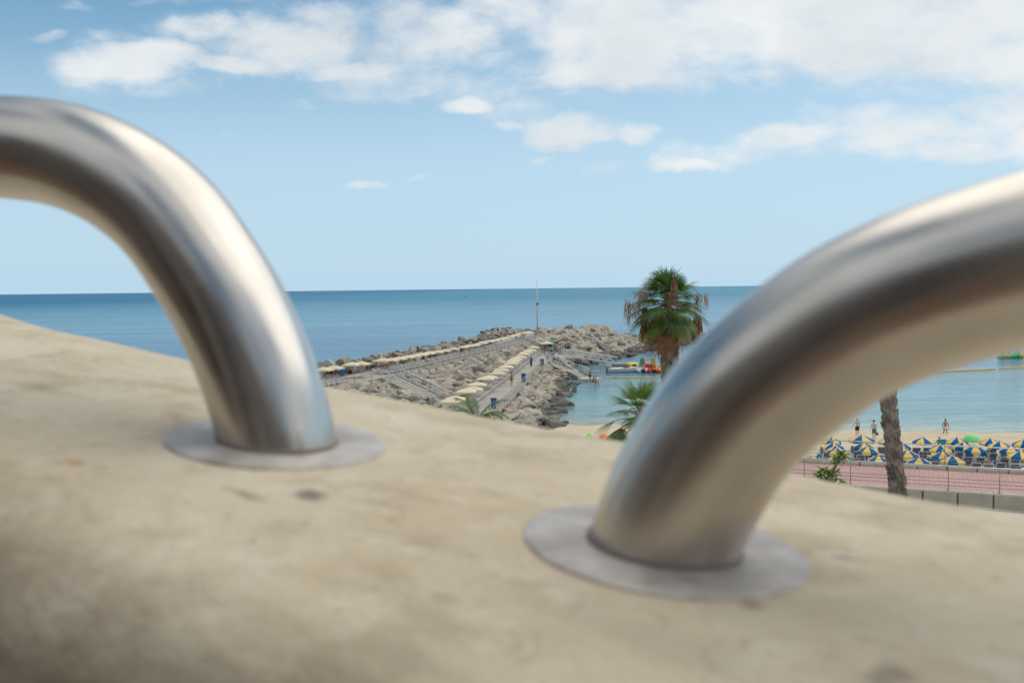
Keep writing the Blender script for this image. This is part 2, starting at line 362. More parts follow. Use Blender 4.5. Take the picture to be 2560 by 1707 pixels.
g = nt.nodes.new('ShaderNodeNewGeometry')
def nz_(scale, det=5, rough=.55, src=None, dist=0):
    n = nt.nodes.new('ShaderNodeTexNoise'); n.inputs['Scale'].default_value = scale; n.inputs['Detail'].default_value = det; n.inputs['Roughness'].default_value = rough
    n.inputs['Distortion'].default_value = dist
    nt.links.new(src or g.outputs['Position'], n.inputs['Vector']); return n.outputs['Fac']
def rmp(f, a, b_, c0, c1):
    r = nt.nodes.new('ShaderNodeValToRGB'); nt.links.new(f, r.inputs[0]); r.color_ramp.elements[0].position = a; r.color_ramp.elements[1].position = b_
    r.color_ramp.elements[0].color = (*c0, 1); r.color_ramp.elements[1].color = (*c1, 1); return r.outputs[0]
def mixc(f, a, b_, mode='MIX'):
    m_ = nt.nodes.new('ShaderNodeMix'); m_.data_type = 'RGBA'; m_.blend_type = mode
    for i, x in ((0, f), (6, a), (7, b_)):
        if isinstance(x, (int, float)): m_.inputs[i].default_value = x
        elif isinstance(x, tuple): m_.inputs[i].default_value = (*x, 1)
        else: nt.links.new(x, m_.inputs[i])
    return m_.outputs[2]
base = rmp(nz_(7, 6), .36, .64, (.575, .465, .315), (.69, .61, .465))
base = mixc(rmp(nz_(16, 8, .66, dist=.5), .49, .62, (0, 0, 0), (.62, .62, .62)), base, (.42, .33, .22))
base = mixc(rmp(nz_(42, 7, .72), .52, .64, (0, 0, 0), (.5, .5, .5)), base, (.70, .62, .50))
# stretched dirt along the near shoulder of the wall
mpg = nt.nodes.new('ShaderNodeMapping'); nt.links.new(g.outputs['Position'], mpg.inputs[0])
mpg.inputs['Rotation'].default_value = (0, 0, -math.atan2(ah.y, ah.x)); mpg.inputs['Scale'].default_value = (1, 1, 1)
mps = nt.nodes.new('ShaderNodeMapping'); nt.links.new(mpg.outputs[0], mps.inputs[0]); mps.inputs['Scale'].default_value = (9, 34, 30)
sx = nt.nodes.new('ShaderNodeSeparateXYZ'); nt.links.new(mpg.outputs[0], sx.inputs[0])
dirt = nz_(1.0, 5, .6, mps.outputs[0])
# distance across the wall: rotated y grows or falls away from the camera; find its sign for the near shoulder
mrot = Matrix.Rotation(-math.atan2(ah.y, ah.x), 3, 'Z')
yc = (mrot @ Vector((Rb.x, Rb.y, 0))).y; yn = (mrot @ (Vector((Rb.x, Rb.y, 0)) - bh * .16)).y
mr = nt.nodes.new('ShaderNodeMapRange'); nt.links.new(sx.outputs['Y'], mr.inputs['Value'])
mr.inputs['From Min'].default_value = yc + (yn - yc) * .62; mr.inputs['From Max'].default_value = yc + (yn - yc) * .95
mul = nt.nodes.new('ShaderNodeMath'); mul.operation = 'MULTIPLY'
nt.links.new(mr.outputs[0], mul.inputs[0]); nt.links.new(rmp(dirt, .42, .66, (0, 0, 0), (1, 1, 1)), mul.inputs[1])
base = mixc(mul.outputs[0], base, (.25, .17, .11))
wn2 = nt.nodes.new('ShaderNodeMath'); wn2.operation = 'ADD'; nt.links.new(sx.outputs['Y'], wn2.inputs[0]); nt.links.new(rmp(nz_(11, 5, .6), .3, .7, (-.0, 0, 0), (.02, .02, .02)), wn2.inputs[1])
edge_shade = nt.nodes.new('ShaderNodeMapRange'); nt.links.new(wn2.outputs[0], edge_shade.inputs['Value']); edge_shade.inputs['From Min'].default_value = yc + (yn - yc) * .84; edge_shade.inputs['From Max'].default_value = yc + (yn - yc) * 1.02; edge_shade.inputs['To Max'].default_value = .85
base = mixc(edge_shade.outputs[0], base, (.17, .125, .075))  # solid darker band: shade of the near edge painted into the plaster colour
spots = rmp(nz_(26, 2, .5, dist=.2), .73, .77, (0, 0, 0), (.6, .6, .6))
base = mixc(spots, base, (.20, .16, .14))
base = mixc(rmp(nz_(75, 6, .75, dist=1.5), .57, .64, (0, 0, 0), (.5, .5, .5)), base, (.36, .29, .20))
vr = nt.nodes.new('ShaderNodeTexVoronoi'); vr.feature = 'DISTANCE_TO_EDGE'; vr.inputs['Scale'].default_value = 9
vd = nt.nodes.new('ShaderNodeVectorMath'); vd.operation = 'ADD'; nt.links.new(g.outputs['Position'], vd.inputs[0])
vn = nt.nodes.new('ShaderNodeTexNoise'); vn.inputs['Scale'].default_value = 14; vn.inputs['Detail'].default_value = 6; nt.links.new(g.outputs['Position'], vn.inputs['Vector'])
vs_ = nt.nodes.new('ShaderNodeVectorMath'); vs_.operation = 'SCALE'; vs_.inputs['Scale'].default_value = .16; nt.links.new(vn.outputs['Color'], vs_.inputs[0]); nt.links.new(vs_.outputs[0], vd.inputs[1]); nt.links.new(vd.outputs[0], vr.inputs['Vector'])
ck = nt.nodes.new('ShaderNodeMath'); ck.operation = 'MULTIPLY'; nt.links.new(rmp(vr.outputs['Distance'], .0, .022, (1, 1, 1), (0, 0, 0)), ck.inputs[0]); nt.links.new(rmp(nz_(5, 3), .52, .62, (0, 0, 0), (.25, .25, .25)), ck.inputs[1])
base = mixc(ck.outputs[0], base, (.22, .16, .12))
nrm_w = Vector((-ah.x * s_slope, -ah.y * s_slope, 1)).normalized()
for (u_, v_, ra, rb_, cs_, st_) in ((840, 1222, .011, .006, (.13, .11, .10), .8), (668, 1212, .014, .004, (.22, .18, .15), .6), (258, 1130, .007, .004, (.55, .25, .10), .75), (215, 1095, .006, .004, (.5, .3, .2), .4), (2160, 1385, .006, .005, (.15, .12, .10), .6), (1950, 1345, .02, .008, (.33, .26, .20), .5),
                                   (1930, 1492, .006, .004, (.2, .13, .09), .6), (1180, 1440, .006, .004, (.34, .24, .18), .5), (1150, 1335, .02, .006, (.36, .30, .22), .4), (160, 970, .03, .008, (.40, .32, .20), .5), (60, 1460, .03, .006, (.20, .12, .08), .75), (250, 1540, .035, .006, (.20, .13, .09), .75), (460, 1620, .03, .006, (.22, .16, .12), .65), (1090, 1540, .03, .01, (.36, .29, .21), .4), (1700, 1560, .04, .012, (.38, .31, .23), .35)):
    d_ = ray(u_, v_); tt_ = (Rb - CAM).dot(nrm_w) / d_.dot(nrm_w); c_ = CAM + d_ * tt_
    ms1 = nt.nodes.new('ShaderNodeMapping'); ms1.vector_type = 'TEXTURE'; ms1.inputs['Location'].default_value = c_; ms1.inputs['Rotation'].default_value = (0, 0, math.atan2(ah.y, ah.x)); ms1.inputs['Scale'].default_value = (ra, rb_, .1)
    nv_ = nt.nodes.new('ShaderNodeTexNoise'); nv_.inputs['Scale'].default_value = 60; nv_.inputs['Detail'].default_value = 5; nt.links.new(g.outputs['Position'], nv_.inputs['Vector'])
    ad_ = nt.nodes.new('ShaderNodeVectorMath'); ad_.operation = 'MULTIPLY_ADD'; ad_.inputs[1].default_value = (.016, .012, 0); nt.links.new(nv_.outputs['Color'], ad_.inputs[0]); nt.links.new(g.outputs['Position'], ad_.inputs[2]); nt.links.new(ad_.outputs[0], ms1.inputs[0])
    le_ = nt.nodes.new('ShaderNodeVectorMath'); le_.operation = 'LENGTH'; nt.links.new(ms1.outputs[0], le_.inputs[0])
    base = mixc(rmp(le_.outputs['Value'], .3, 1.3, (st_,) * 3, (0, 0, 0)), base, cs_)
sp2 = rmp(nz_(31, 1, .5, src=mps.outputs[0]), .74, .78, (0, 0, 0), (.6, .6, .6))
base = mixc(sp2, base, (.62, .30, .14))
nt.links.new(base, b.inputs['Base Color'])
bp = nt.nodes.new('ShaderNodeBump'); bp.inputs['Strength'].default_value = .5; bp.inputs['Distance'].default_value = .003
nt.links.new(nz_(120, 6, .6), bp.inputs['Height']); nt.links.new(bp.outputs[0], b.inputs['Normal'])
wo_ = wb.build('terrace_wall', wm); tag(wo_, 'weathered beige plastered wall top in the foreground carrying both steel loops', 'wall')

sm = bpy.data.materials.new('satin_steel'); sm.use_nodes = True; nt = sm.node_tree; b = nt.nodes['Principled BSDF']
b.inputs['Metallic'].default_value = 1; b.inputs['Roughness'].default_value = .24
g = nt.nodes.new('ShaderNodeNewGeometry')
c = rmp(nz_(18, 4), .3, .7, (.53, .485, .435), (.66, .615, .56)); nt.links.new(c, b.inputs['Base Color'])
r2 = rmp(nz_(30, 4), .3, .7, (.25, .25, .25), (.34, .34, .34)); nt.links.new(r2, b.inputs['Roughness'])
M['steel'] = sm
pm = bpy.data.materials.new('dull_steel_plate'); pm.use_nodes = True; nt = pm.node_tree; b = nt.nodes['Principled BSDF']
b.inputs['Metallic'].default_value = .12; g = nt.nodes.new('ShaderNodeNewGeometry')
nt.links.new(rmp(nz_(45, 7, .65), .38, .62, (.34, .28, .235), (.54, .485, .43)), b.inputs['Base Color'])
nt.links.new(rmp(nz_(60, 4), .3, .7, (.30, .30, .30), (.5, .5, .5)), b.inputs['Roughness'])
M['plate'] = pm
M['weld'] = mat('weld_and_grime', (.24, .19, .16), .7, .2, scale=60)

ang = R(24)
pdir = Vector((-math.cos(ang), math.sin(ang), 0))
def on_plane(u, v, base):
    d = ray(u, v); n = Vector((pdir.y, -pdir.x, 0)); t = (base - CAM).dot(n) / d.dot(n); return CAM + d * t
def make_loop(name, label, base, centers, sgn, far_len):
    # centre line measured in the loop's own vertical plane: q along, z up
    pts = [(0, 0)]
    for (x, y) in centers:
        p = on_plane(x / .91875, y / .91875, base); pts.append(((p - base).dot(pdir) * sgn, p.z - base.z))
    q1, z1 = pts[-1]; q0, z0 = pts[-2]
    print(name, [(round(a, 3), round(b_, 3)) for a, b_ in pts])
    # carry the bend on to its level top, then mirror it down to the second foot
    sl = math.atan2(z1 - z0, q1 - q0); st = .012; q, z = q1, z1
    kk = .045 if sl > .1 else .08
    while sl > 0.0:
        sl = max(0, sl - kk); q += st * math.cos(sl); z += st * math.sin(sl); pts.append((q, z))
    top = pts[-1][0] + far_len / 2
    full = pts + [(2 * top - a, b_) for a, b_ in reversed(pts)]
    # Catmull-Rom
    out = []
    n = len(full)
    for i in range(n - 1):
        p0, p1, p2, p3 = (Vector(full[max(0, i - 1)]), Vector(full[i]), Vector(full[i + 1]), Vector(full[min(n - 1, i + 2)]))
        for j in range(6):
            t = j / 6
            out.append(.5 * ((2 * p1) + (p2 - p0) * t + (2 * p0 - 5 * p1 + 4 * p2 - p3) * t * t + (3 * p1 - p0 - 3 * p2 + p3) * t ** 3))
    out.append(Vector(full[-1]))
    for _ in range(10): out = [out[0]] + [(out[i - 1] + out[i] * 2 + out[i + 1]) / 4 for i in range(1, len(out) - 1)] + [out[-1]]
    root = thing(name, label, 'steel railing', base)
    mb = MB(); W = lambda a: pdir * (a.x * sgn) + Vector((0, 0, a.y))
    pw = [W(Vector((0, -.02)))] + [W(a) for a in out]
    end = out[-1]
    mb.tube(pw + [W(Vector((end.x, -.05)))], .025, 48)
    mb.build('steel_tube', M['steel'], root)
    for q in (0, end.x):
        pb = MB(); rings = []
        nn = Vector((-ah.x * s_slope, -ah.y * s_slope, 1)).normalized(); e1 = (ah + Vector((0, 0, s_slope))).normalized(); e2 = nn.cross(e1)
        o = pdir * (q * sgn); ws = (base + o - Rb).dot(ah); o.z = wall_z(ws, 0) - base.z if q else 0
        for (r, h) in ((.0476, -.004), (.0476, -.0002), (.0472, .0003), (.0464, .0005), (.0255, .0006)):
            rings.append([o + nn * h + (e1 * math.cos(a) + e2 * math.sin(a)) * r for a in [2 * math.pi * i / 64 for i in range(64)]])
        pb.loft(rings, smooth=True); pl_ = pb.build('base_plate', M['plate'], root)
        wbd = MB(); wbd.tube([o + nn * .001 + (e1 * math.cos(a) + e2 * math.sin(a)) * .0253 for a in [2 * math.pi * i / 40 for i in range(41)]], .0011, 6, cap=False); wbd.build('weld_bead', M['weld'], pl_)
    return root
make_loop('steel_loop_rail', 'blurred steel tube loop bending left, on the further round plate', Lb,
          [(618, 930), (595, 860), (563, 780), (520, 690), (462, 600), (396, 505), (312, 432), (215, 378), (110, 347), (0, 338)], 1, .10)
make_loop('steel_loop_rail', 'larger blurred steel tube loop bending up to the right, on the nearer round plate', Rb,
          [(1540, 1205), (1580, 1115), (1645, 1005), (1725, 910), (1815, 835), (1938, 745), (2115, 665), (2352, 597)], -1, .10)

# terrace floor behind the camera; unseen building front added to darken the steel's reflections
arz = math.atan2(-ah.y, -ah.x)
def TB(q, t, z): p = Vector((Rb.x, Rb.y, 0)) - ah * q + bh * t; return (p.x, p.y, z)
tb = MB(); tb.box(TB(0, -4.24, 12.9), (30, 8.0, .6), rz=arz); struct(tb.build('terrace_floor', mat('terracotta_floor', (.17, .10, .065), .7)), 'terracotta terrace floor')
hb = thing('added_building_front', 'unseen brown building front added behind the terrace to darken steel reflections', 'building', TB(0, -3.2, 13.2), arz)
x = MB(); x.box((0, -1.0, 1.33), (26, 1.6, 2.66)); x.build('wall', mat('brown_render', (.30, .24, .19), .8), hb)
x = MB(); x.box((0, -.9, 2.75), (26.6, 2.1, .14)); x.build('roof', mat('roof_slab', (.3, .26, .2), .8), hb)
for i in range(-5, 6):
    x = MB(); x.box((i * 2.2, -.185, 1.2), (1.5, .04, 2.1)); x.build('window', M['window'], hb)
x = MB(); x.box(TB(0, -4.4, 8.5), (30, 8.3, 8.1), rz=arz); tag(x.build('lower_building', M['hut']), 'pale building storeys below the terrace', 'building')
# ------------------------------------------------------------ sea
mt = bpy.data.materials.new('sea_water'); mt.use_nodes = True; nt = mt.node_tree; b = nt.nodes['Principled BSDF']
g = nt.nodes.new('ShaderNodeNewGeometry'); sx = nt.nodes.new('ShaderNodeSeparateXYZ'); nt.links.new(g.outputs['Position'], sx.inputs[0])
def mt_(op, a, b_=None):
    n = nt.nodes.new('ShaderNodeMath'); n.operation = op
    for i, x in enumerate((a, b_)):
        if x is None: continue
        if isinstance(x, (int, float)): n.inputs[i].default_value = x
        else: nt.links.new(x, n.inputs[i])
    return n.outputs[0]
def mrange(v, a, b_, c=0, d=1, smooth=False):
    n = nt.nodes.new('ShaderNodeMapRange'); n.inputs['From Min'].default_value = a; n.inputs['From Max'].default_value = b_
    n.inputs['To Min'].default_value = c; n.inputs['To Max'].default_value = d
    if smooth: n.interpolation_type = 'SMOOTHSTEP'
    nt.links.new(v, n.inputs['Value']); return n.outputs[0]
q = mt_('ADD', mt_('MULTIPLY', sx.outputs['X'], .21), mt_('MULTIPLY', sx.outputs['Y'], .98))
n0 = nz_(.06, 4); q = mt_('ADD', q, mrange(n0, 0, 1, -5, 5))
lag = nt.nodes.new('ShaderNodeValToRGB'); nt.links.new(mrange(q, 100, 300), lag.inputs[0])
e = lag.color_ramp.elements
cols = [(0, (.50, .46, .33)), (.022, (.40, .45, .36)), (.06, (.25, .42, .42)), (.16, (.145, .33, .37)), (.30, (.105, .245, .315)), (.55, (.07, .185, .275)), (.80, (.04, .125, .21)), (1, (.03, .105, .20))]
while len(e) < len(cols): e.new(.5)
for i, (p_, c) in enumerate(cols): e[i].position = p_; e[i].color = (*c, 1)
deep = rmp(nz_(.012, 5), .35, .65, (.008, .14, .28), (.022, .18, .325))
edge = mt_('SUBTRACT', sx.outputs['X'], mt_('MULTIPLY', mt_('SUBTRACT', sx.outputs['Y'], 160), .3))     # runs under the pier
mask = mrange(edge, -10, -4)
col = mixc(mask, deep, lag.outputs[0])
far = mrange(sx.outputs['Y'], 250, 420, 0, 1, True)
open_ = rmp(nz_(.02, 5), .35, .65, (.026, .215, .345), (.06, .26, .385))
col = mixc(far, col, open_)
col = mixc(mrange(sx.outputs['X'], -40, -900, 0, .75, True), col, (.004, .125, .29))
mpw = nt.nodes.new('ShaderNodeMapping'); mpw.inputs['Scale'].default_value = (.006, .05, 1); nt.links.new(g.outputs['Position'], mpw.inputs[0])
streak = rmp(nz_(1.0, 6, .6, mpw.outputs[0]), .38, .66, (.74, .76, .78), (1.28, 1.24, 1.18))
col = mixc(1.0, col, streak, 'MULTIPLY')
mpr = nt.nodes.new('ShaderNodeMapping'); mpr.inputs['Scale'].default_value = (.12, .5, 1); nt.links.new(g.outputs['Position'], mpr.inputs[0])
col = mixc(1.0, col, rmp(nz_(1.0, 4, .7, mpr.outputs[0]), .35, .65, (.74, .78, .82), (1.24, 1.21, 1.17)), 'MULTIPLY')
mpr2 = nt.nodes.new('ShaderNodeMapping'); mpr2.inputs['Scale'].default_value = (.4, 1.6, 1); nt.links.new(g.outputs['Position'], mpr2.inputs[0])
col = mixc(1.0, col, rmp(nz_(1.0, 3, .7, mpr2.outputs[0]), .35, .65, (.82, .85, .88), (1.17, 1.15, 1.12)), 'MULTIPLY')
nt.links.new(col, b.inputs['Base Color'])
b.inputs['IOR'].default_value = 1.33; b.inputs['Specular IOR Level'].default_value = .25
rr = mrange(sx.outputs['Y'], 150, 1500, .12, .42); nt.links.new(rr, b.inputs['Roughness'])
mpb = nt.nodes.new('ShaderNodeMapping'); mpb.inputs['Scale'].default_value = (.55, 1, 1); nt.links.new(g.outputs['Position'], mpb.inputs[0])
w1 = nz_(1.1, 6, .6, mpb.outputs[0]); w2 = nz_(.22, 5, .6, mpb.outputs[0])
hh = mt_('ADD', w1, mt_('MULTIPLY', w2, 2.5))
bp = nt.nodes.new('ShaderNodeBump'); bp.inputs['Distance'].default_value = .35
st = mrange(sx.outputs['Y'], 150, 420, .42, 1.0); nt.links.new(mt_('MULTIPLY', mixc(mask, (1., 1., 1.), st), 1.0), bp.inputs['Strength'])
nt.links.new(hh, bp.inputs['Height']); nt.links.new(bp.outputs[0], b.inputs['Normal'])
sea = MB(); ys = [50, 100, 200, 400, 800, 2000, 8000, 25000, 60000]
for a, c in zip(ys, ys[1:]):
    wa, wc = max(400, a * 1.6), max(400, c * 1.6)
    sea.add([(-wa, a, 0), (wa, a, 0), (wc, c, 0), (-wc, c, 0)], [(0, 1, 2, 3)])
sea.add([(-400, -200, -.0), (400, -200, -.0), (400, 50, 0), (-400, 50, 0)], [(0, 1, 2, 3)])
struct(sea.build('sea', mt), 'blue sea and turquoise lagoon water')

# ------------------------------------------------------------ land, beach, promenade
gnd = MB(); gnd.add([(-300, -120, 4.5), (300, -120, 4.5), (300, -60, 4.5), (-300, -60, 4.5)], [(0, 1, 2, 3)])
pn = Vector((.384, .923, 0)); pt = Vector((.923, -.384, 0))
A0 = P(2370, 1222.7, 5.3); A0.z = 0      # outer top edge of the near kerb wall
B0 = P(2413, 1168, 5.0); B0.z = 0
def PR(s, n, z): p = A0 + pt * s + pn * n; return Vector((p.x, p.y, z))
gap = (B0 - A0).dot(pn)
g2 = MB(); g2.add([PR(-90, -120, 4.55), PR(90, -120, 4.55), PR(90, -.35, 4.55), PR(-90, -.35, 4.55)], [(0, 1, 2, 3)])
struct(g2.build('ground', M['ground']), 'tan paved ground below the terrace')
pvm = bpy.data.materials.new('pink_pavers'); pvm.use_nodes = True; nt = pvm.node_tree; b = nt.nodes['Principled BSDF']; b.inputs['Roughness'].default_value = .85
g = nt.nodes.new('ShaderNodeNewGeometry'); mpp = nt.nodes.new('ShaderNodeMapping'); nt.links.new(g.outputs['Position'], mpp.inputs[0])
mpp.inputs['Rotation'].default_value = (0, 0, math.atan2(.384, .923))
br = nt.nodes.new('ShaderNodeTexBrick'); nt.links.new(mpp.outputs[0], br.inputs['Vector']); br.inputs['Scale'].default_value = 1
br.inputs['Brick Width'].default_value = .22; br.inputs['Row Height'].default_value = .22; br.inputs['Mortar Size'].default_value = .010; br.offset = 0
br.inputs['Color1'].default_value = (.56, .33, .28, 1); br.inputs['Color2'].default_value = (.50, .29, .25, 1); br.inputs['Mortar'].default_value = (.33, .20, .17, 1)
cc_ = mixc(1.0, br.outputs['Color'], rmp(nz_(.5, 6), .3, .7, (.88, .88, .88), (1.1, 1.1, 1.1)), 'MULTIPLY'); nt.links.new(cc_, b.inputs['Base Color'])
pv = MB(); pv.add([PR(-90, -.1, 4.95), PR(90, -.1, 4.95), PR(90, gap + .2, 4.80), PR(-90, gap + .2, 4.80)], [(0, 1, 2, 3)])
pv.add([PR(-90, gap + .35, 4.6), PR(90, gap + .35, 4.6), PR(90, gap + .7, .1), PR(-90, gap + .7, .1)], [(0, 1, 2, 3)])
struct(pv.build('promenade', pvm), 'pink paved promenade')
bd = MB(); pa = P(2213, 1181, 4.806); pb_ = P(2229, 1217, 4.955); sa = (pa - A0).dot(pt); sb_ = (pb_ - A0).dot(pt)
bd.add([PR(sb_, .05, 4.957), PR(sb_ + .3, .05, 4.957), PR(sa + .3, gap - .05, 4.809), PR(sa, gap - .05, 4.809)], [(0, 1, 2, 3)])
struct(bd.build('paving_band', M['conc2']), 'grey band of paving across the promenade')
def kerb(name, label, n, ztop, zbot, deep, ph):
    root = thing(name, label, 'wall', PR(0, n, zbot), math.atan2(pt.y, pt.x))
    for i in range(-9, 22):
        mb = MB(); s0 = i * 1.4 + ph; d = .028; h = ztop - zbot; L = 1.4 - .075
        prof_ = [(0, 0), (0, h - .05), (.04, h), (deep - .04, h), (deep, h - .05), (deep, 0)]
        mb.loft([[Vector((s0 + .0375 + k_, y_, z_)) for y_, z_ in prof_] for k_ in (0, L)], smooth=False)
        mb.build('block', M['conc2'], root)
    mb = MB(); mb.box((9.2, deep / 2, (ztop - zbot) / 2 - .05), (43, deep - .12, ztop - zbot - .12)); mb.build('joint_backing', M['core'], root)
    return root
kerb('kerb_wall', 'nearer pale concrete block wall with tall faces beside the pink promenade', -.42, 5.3, 4.5, .45, A0.y * 0 + .38)
kerb('kerb_wall', 'farther low concrete block wall between the pink promenade and beach', gap - .1, 5.0, 4.55, .45, .1)
cb = MB(); cb.tube([PR(-14 + i * .7, -.47 - .03 * math.sin(i * 1.7), 4.58 + .01 * (i % 3)) for i in range(60)], .025, 6); tag(cb.build('cable', M['dark']), 'black cable lying along the foot of the nearer block wall', 'cable')
def prail(label, n, z, ph, wires, lean):
    root = thing('promenade_railing', label, 'railing', PR(0, n, z), math.atan2(pt.y, pt.x))
    mb = MB(); mb.tube([(-12, lean, 1.05), (30, lean, 1.05)], .032, 10); mb.build('top_rail', M['shinyrail'], root)
    for i in range(-5, 15):
        mb = MB(); s0 = i * 2.02 + ph
        mb.tube([(s0, 0, 0), (s0, 0, .66), (s0, lean, 1.03)], .018, 6); mb.tube([(s0, 0, .0), (s0, 0, .02)], .07, 8); mb.build('post', M['rail'], root)
    for zz in wires:
        mb = MB(); mb.tube([(-12, 0, zz), (30, 0, zz)], .0135, 6); mb.build('lower_rail', M['rail'], root)
    return root
prail('nearer shiny steel railing with thin lower bars on the near block wall', -.2, 5.3, 0, (.21, .37, .52), .07)
prail('farther steel railing on the low block wall next to the beach', gap + .12, 5.0, .0, (.16, .33, .50), 0)

bch = MB(); nx, ny = 60, 40; vs = []
for i in range(nx + 1):
    for j in range(ny + 1):
        x_ = -20 + 130 * i / nx; y0 = 50 - .41 * (x_ - 23); q_ = y0 + (120 - y0) * j / ny; y_ = q_
        qq = .21 * x_ + .98 * y_
        z_ = .0 + (102.6 - qq) * .016 + noise.noise(Vector((x_ * .35, y_ * .35, 0))) * .05
        vs.append((x_, y_, z_))
bch.add(vs, [(i * (ny + 1) + j, (i + 1) * (ny + 1) + j, (i + 1) * (ny + 1) + j + 1, i * (ny + 1) + j + 1) for i in range(nx) for j in range(ny)], 0, True)
struct(bch.build('beach', M['sand']), 'pale sandy beach')
def sandz(x_, y_): return (102.6 - .21 * x_ - .98 * y_) * .016

# ------------------------------------------------------------ pier decks
ZU, ZL = 3.3, 1.5
EU = [(98, -25.3), (116, -19.3), (128.8, -15), (186, 0), (210, 4.2), (238, 6.2), (243, 6.5)]     # y -> x, near edge of the upper deck
LF = [(95, -5.9), (114, -3.6), (195, 5.7)]                        # foot line of the lower sunbeds
LR = [(88, -2.9), (103, -1.47), (166, 5.4), (188.5, 8.2), (199, 9.6)]
UW = 6.0
def strip(name, fl, fr, y0, y1, z, th, label, m_=None, lip=None):
    mb = MB(); n = 30; rings = []
    for i in range(n + 1):
        y_ = y0 + (y1 - y0) * i / n; a, b_ = fl(y_), fr(y_)
        rings.append([Vector((a, y_, z)), Vector((b_, y_, z)), Vector((b_, y_, z - th)), Vector((a, y_, z - th))])
    mb.loft(rings, smooth=False)
    return struct(mb.build(name, m_ or M['conc']), label)
eu = lambda y: interp(EU, y)
lf = lambda y: interp(LF, y); lr = lambda y: interp(LR, y); ll = lambda y: lf(y) - 2.3
strip('upper_deck', lambda y: eu(y) - UW, eu, 92, 243, ZU, .5, 'concrete upper pier deck')
strip('lower_deck', ll, lr, 84, 199, ZL, .45, 'concrete lower pier deck')
# landing at the head of the gangway
mb = MB(); mb.box((9.6, 181, 1.3), (3.6, 2.6, .6)); mb.box((9.4, 187, 1.18), (3.0, 10, .6)); struct(mb.build('gangway_landing', M['conc']), 'concrete landing at the gangway')
# masonry/rubble core under everything (hidden almost everywhere by boulders)
def shore_y(x): return interp([(7, 160), (10.5, 172), (16.8, 190), (24.6, 208), (36, 237), (48, 250), (66, 256), (90, 262)], x)
def crest(x): return interp([(-10, 3.4), (8, 3.3), (17, 3.3), (21, 3.4), (27, 1.6), (32, .9), (90, .8)], x)
def back_y(x): return interp([(-10, 247), (6, 252), (24, 258), (40, 264), (66, 272), (90, 278)], x)
def zone4(x, y):
    ys_, yb = shore_y(x) if x > 9 else 176, back_y(x)
    d = min((y - ys_) * .85, 60)
    base_ = -.3 + max(0, d) * .13 if x > 9.5 else 1.35 + max(0, y - 196) * .045
    z = min(crest(x), max(base_, -.3 + max(0, d) * .13 if x > 9.5 else base_))
    if y > yb: z = min(z, crest(x) - (y - yb) * .55)
    return z
def hgt(x, y):
    """height of the rubble body, None off it"""
    best = -2.0
    if 80 < y < 245:
        e, l_, r_ = eu(y), ll(y), lr(y)
        if x <= e - UW and x > e - UW - 14:
            d = (e - UW) - x; best = max(best, (3.3 + (4.2 - 3.3) * ss(.2, 1.8, d) if d < 3.2 else 4.2 - (d - 3.2) * .6) if y > 104 else 2)
        elif e - UW < x <= e: best = max(best, ZU - .25)
        if e < x < l_ and y < 199:
            t = (x - e) / max(.5, l_ - e); best = max(best, 2.85 * (1 - t) + 1.35 * t + .25 * math.sin(math.pi * t))
        if y < 199 and l_ <= x <= r_: best = max(best, ZL - .25)
        if y < 176 and r_ < x < r_ + 8: best = max(best, 1.2 - (x - r_) * .30)
    if (y > 172 and x > 8.5) or (y > 198 and x > eu(min(y, 243)) ) or (y > 243 and x > -9):
        if y > shore_y(max(x, 9)) - 2 or x < 9: best = max(best, zone4(x, y))
    return best
core = MB(); nx, ny = 150, 240; X0, X1, Y0, Y1 = -45, 92, 78, 282; vs = []
for i in range(nx + 1):
    for j in range(ny + 1):
        x_ = X0 + (X1 - X0) * i / nx; y_ = Y0 + (Y1 - Y0) * j / ny; vs.append((x_, y_, hgt(x_, y_) - .35))
fs = []
for i in range(nx):
    for j in range(ny):
        q4 = (i * (ny + 1) + j, (i + 1) * (ny + 1) + j, (i + 1) * (ny + 1) + j + 1, i * (ny + 1) + j + 1)
        if max(vs[k_][2] for k_ in q4) > -1.5: fs.append(q4)
core.add(vs, fs, 0, True); struct(core.build('rubble_embankment', M['core']), 'rubble body of the breakwater')
# plaza at the root of the pier, on the left behind the steel loop
mb = MB(); mb.box((-24, 78, .75), (40, 30, 1.5)); struct(mb.build('shore_plaza', M['conc']), 'concrete plaza at the root of the pier')

# ------------------------------------------------------------ boulders
def boulder(seed, sub=3):
    rnd = random.Random(seed); bm = bmesh.new(); bmesh.ops.create_icosphere(bm, subdivisions=sub, radius=1)
    planes = []
    for _ in range(rnd.randint(9, 13)):
        n = Vector((rnd.gauss(0, 1), rnd.gauss(0, 1), rnd.gauss(0, 1))).normalized(); planes.append((n, rnd.uniform(.42, .78)))
    for v in bm.verts:
        for n, d in planes:
            k_ = v.co.dot(n) - d
            if k_ > 0: v.co -= n * k_ * .94
        v.co += v.co.normalized() * noise.noise(v.co * 2.3 + Vector((seed, 0, 0))) * .07
    sc_ = Vector((rnd.uniform(1.2, 1.75), rnd.uniform(.85, 1.1), rnd.uniform(.6, .9)))
    for v in bm.verts: v.co = Vector((v.co.x * sc_.x, v.co.y * sc_.y, v.co.z * sc_.z))
    return bm
TPL = []
for k in range(12):
    bm = boulder(k * 13 + 5); me = {}
    for z in 'gbd':
        m_ = bpy.data.meshes.new('boulder'); bm.to_mesh(m_); m_.materials.append(M['rock_' + z]); me[z] = m_
    TPL.append((me, [v.co.copy() for v in bm.verts], [tuple(v.index for v in f.verts) for f in bm.faces])); bm.free()
ROCKS = []
rnd = random.Random(21)
def inst(x, y, w_):
    return True
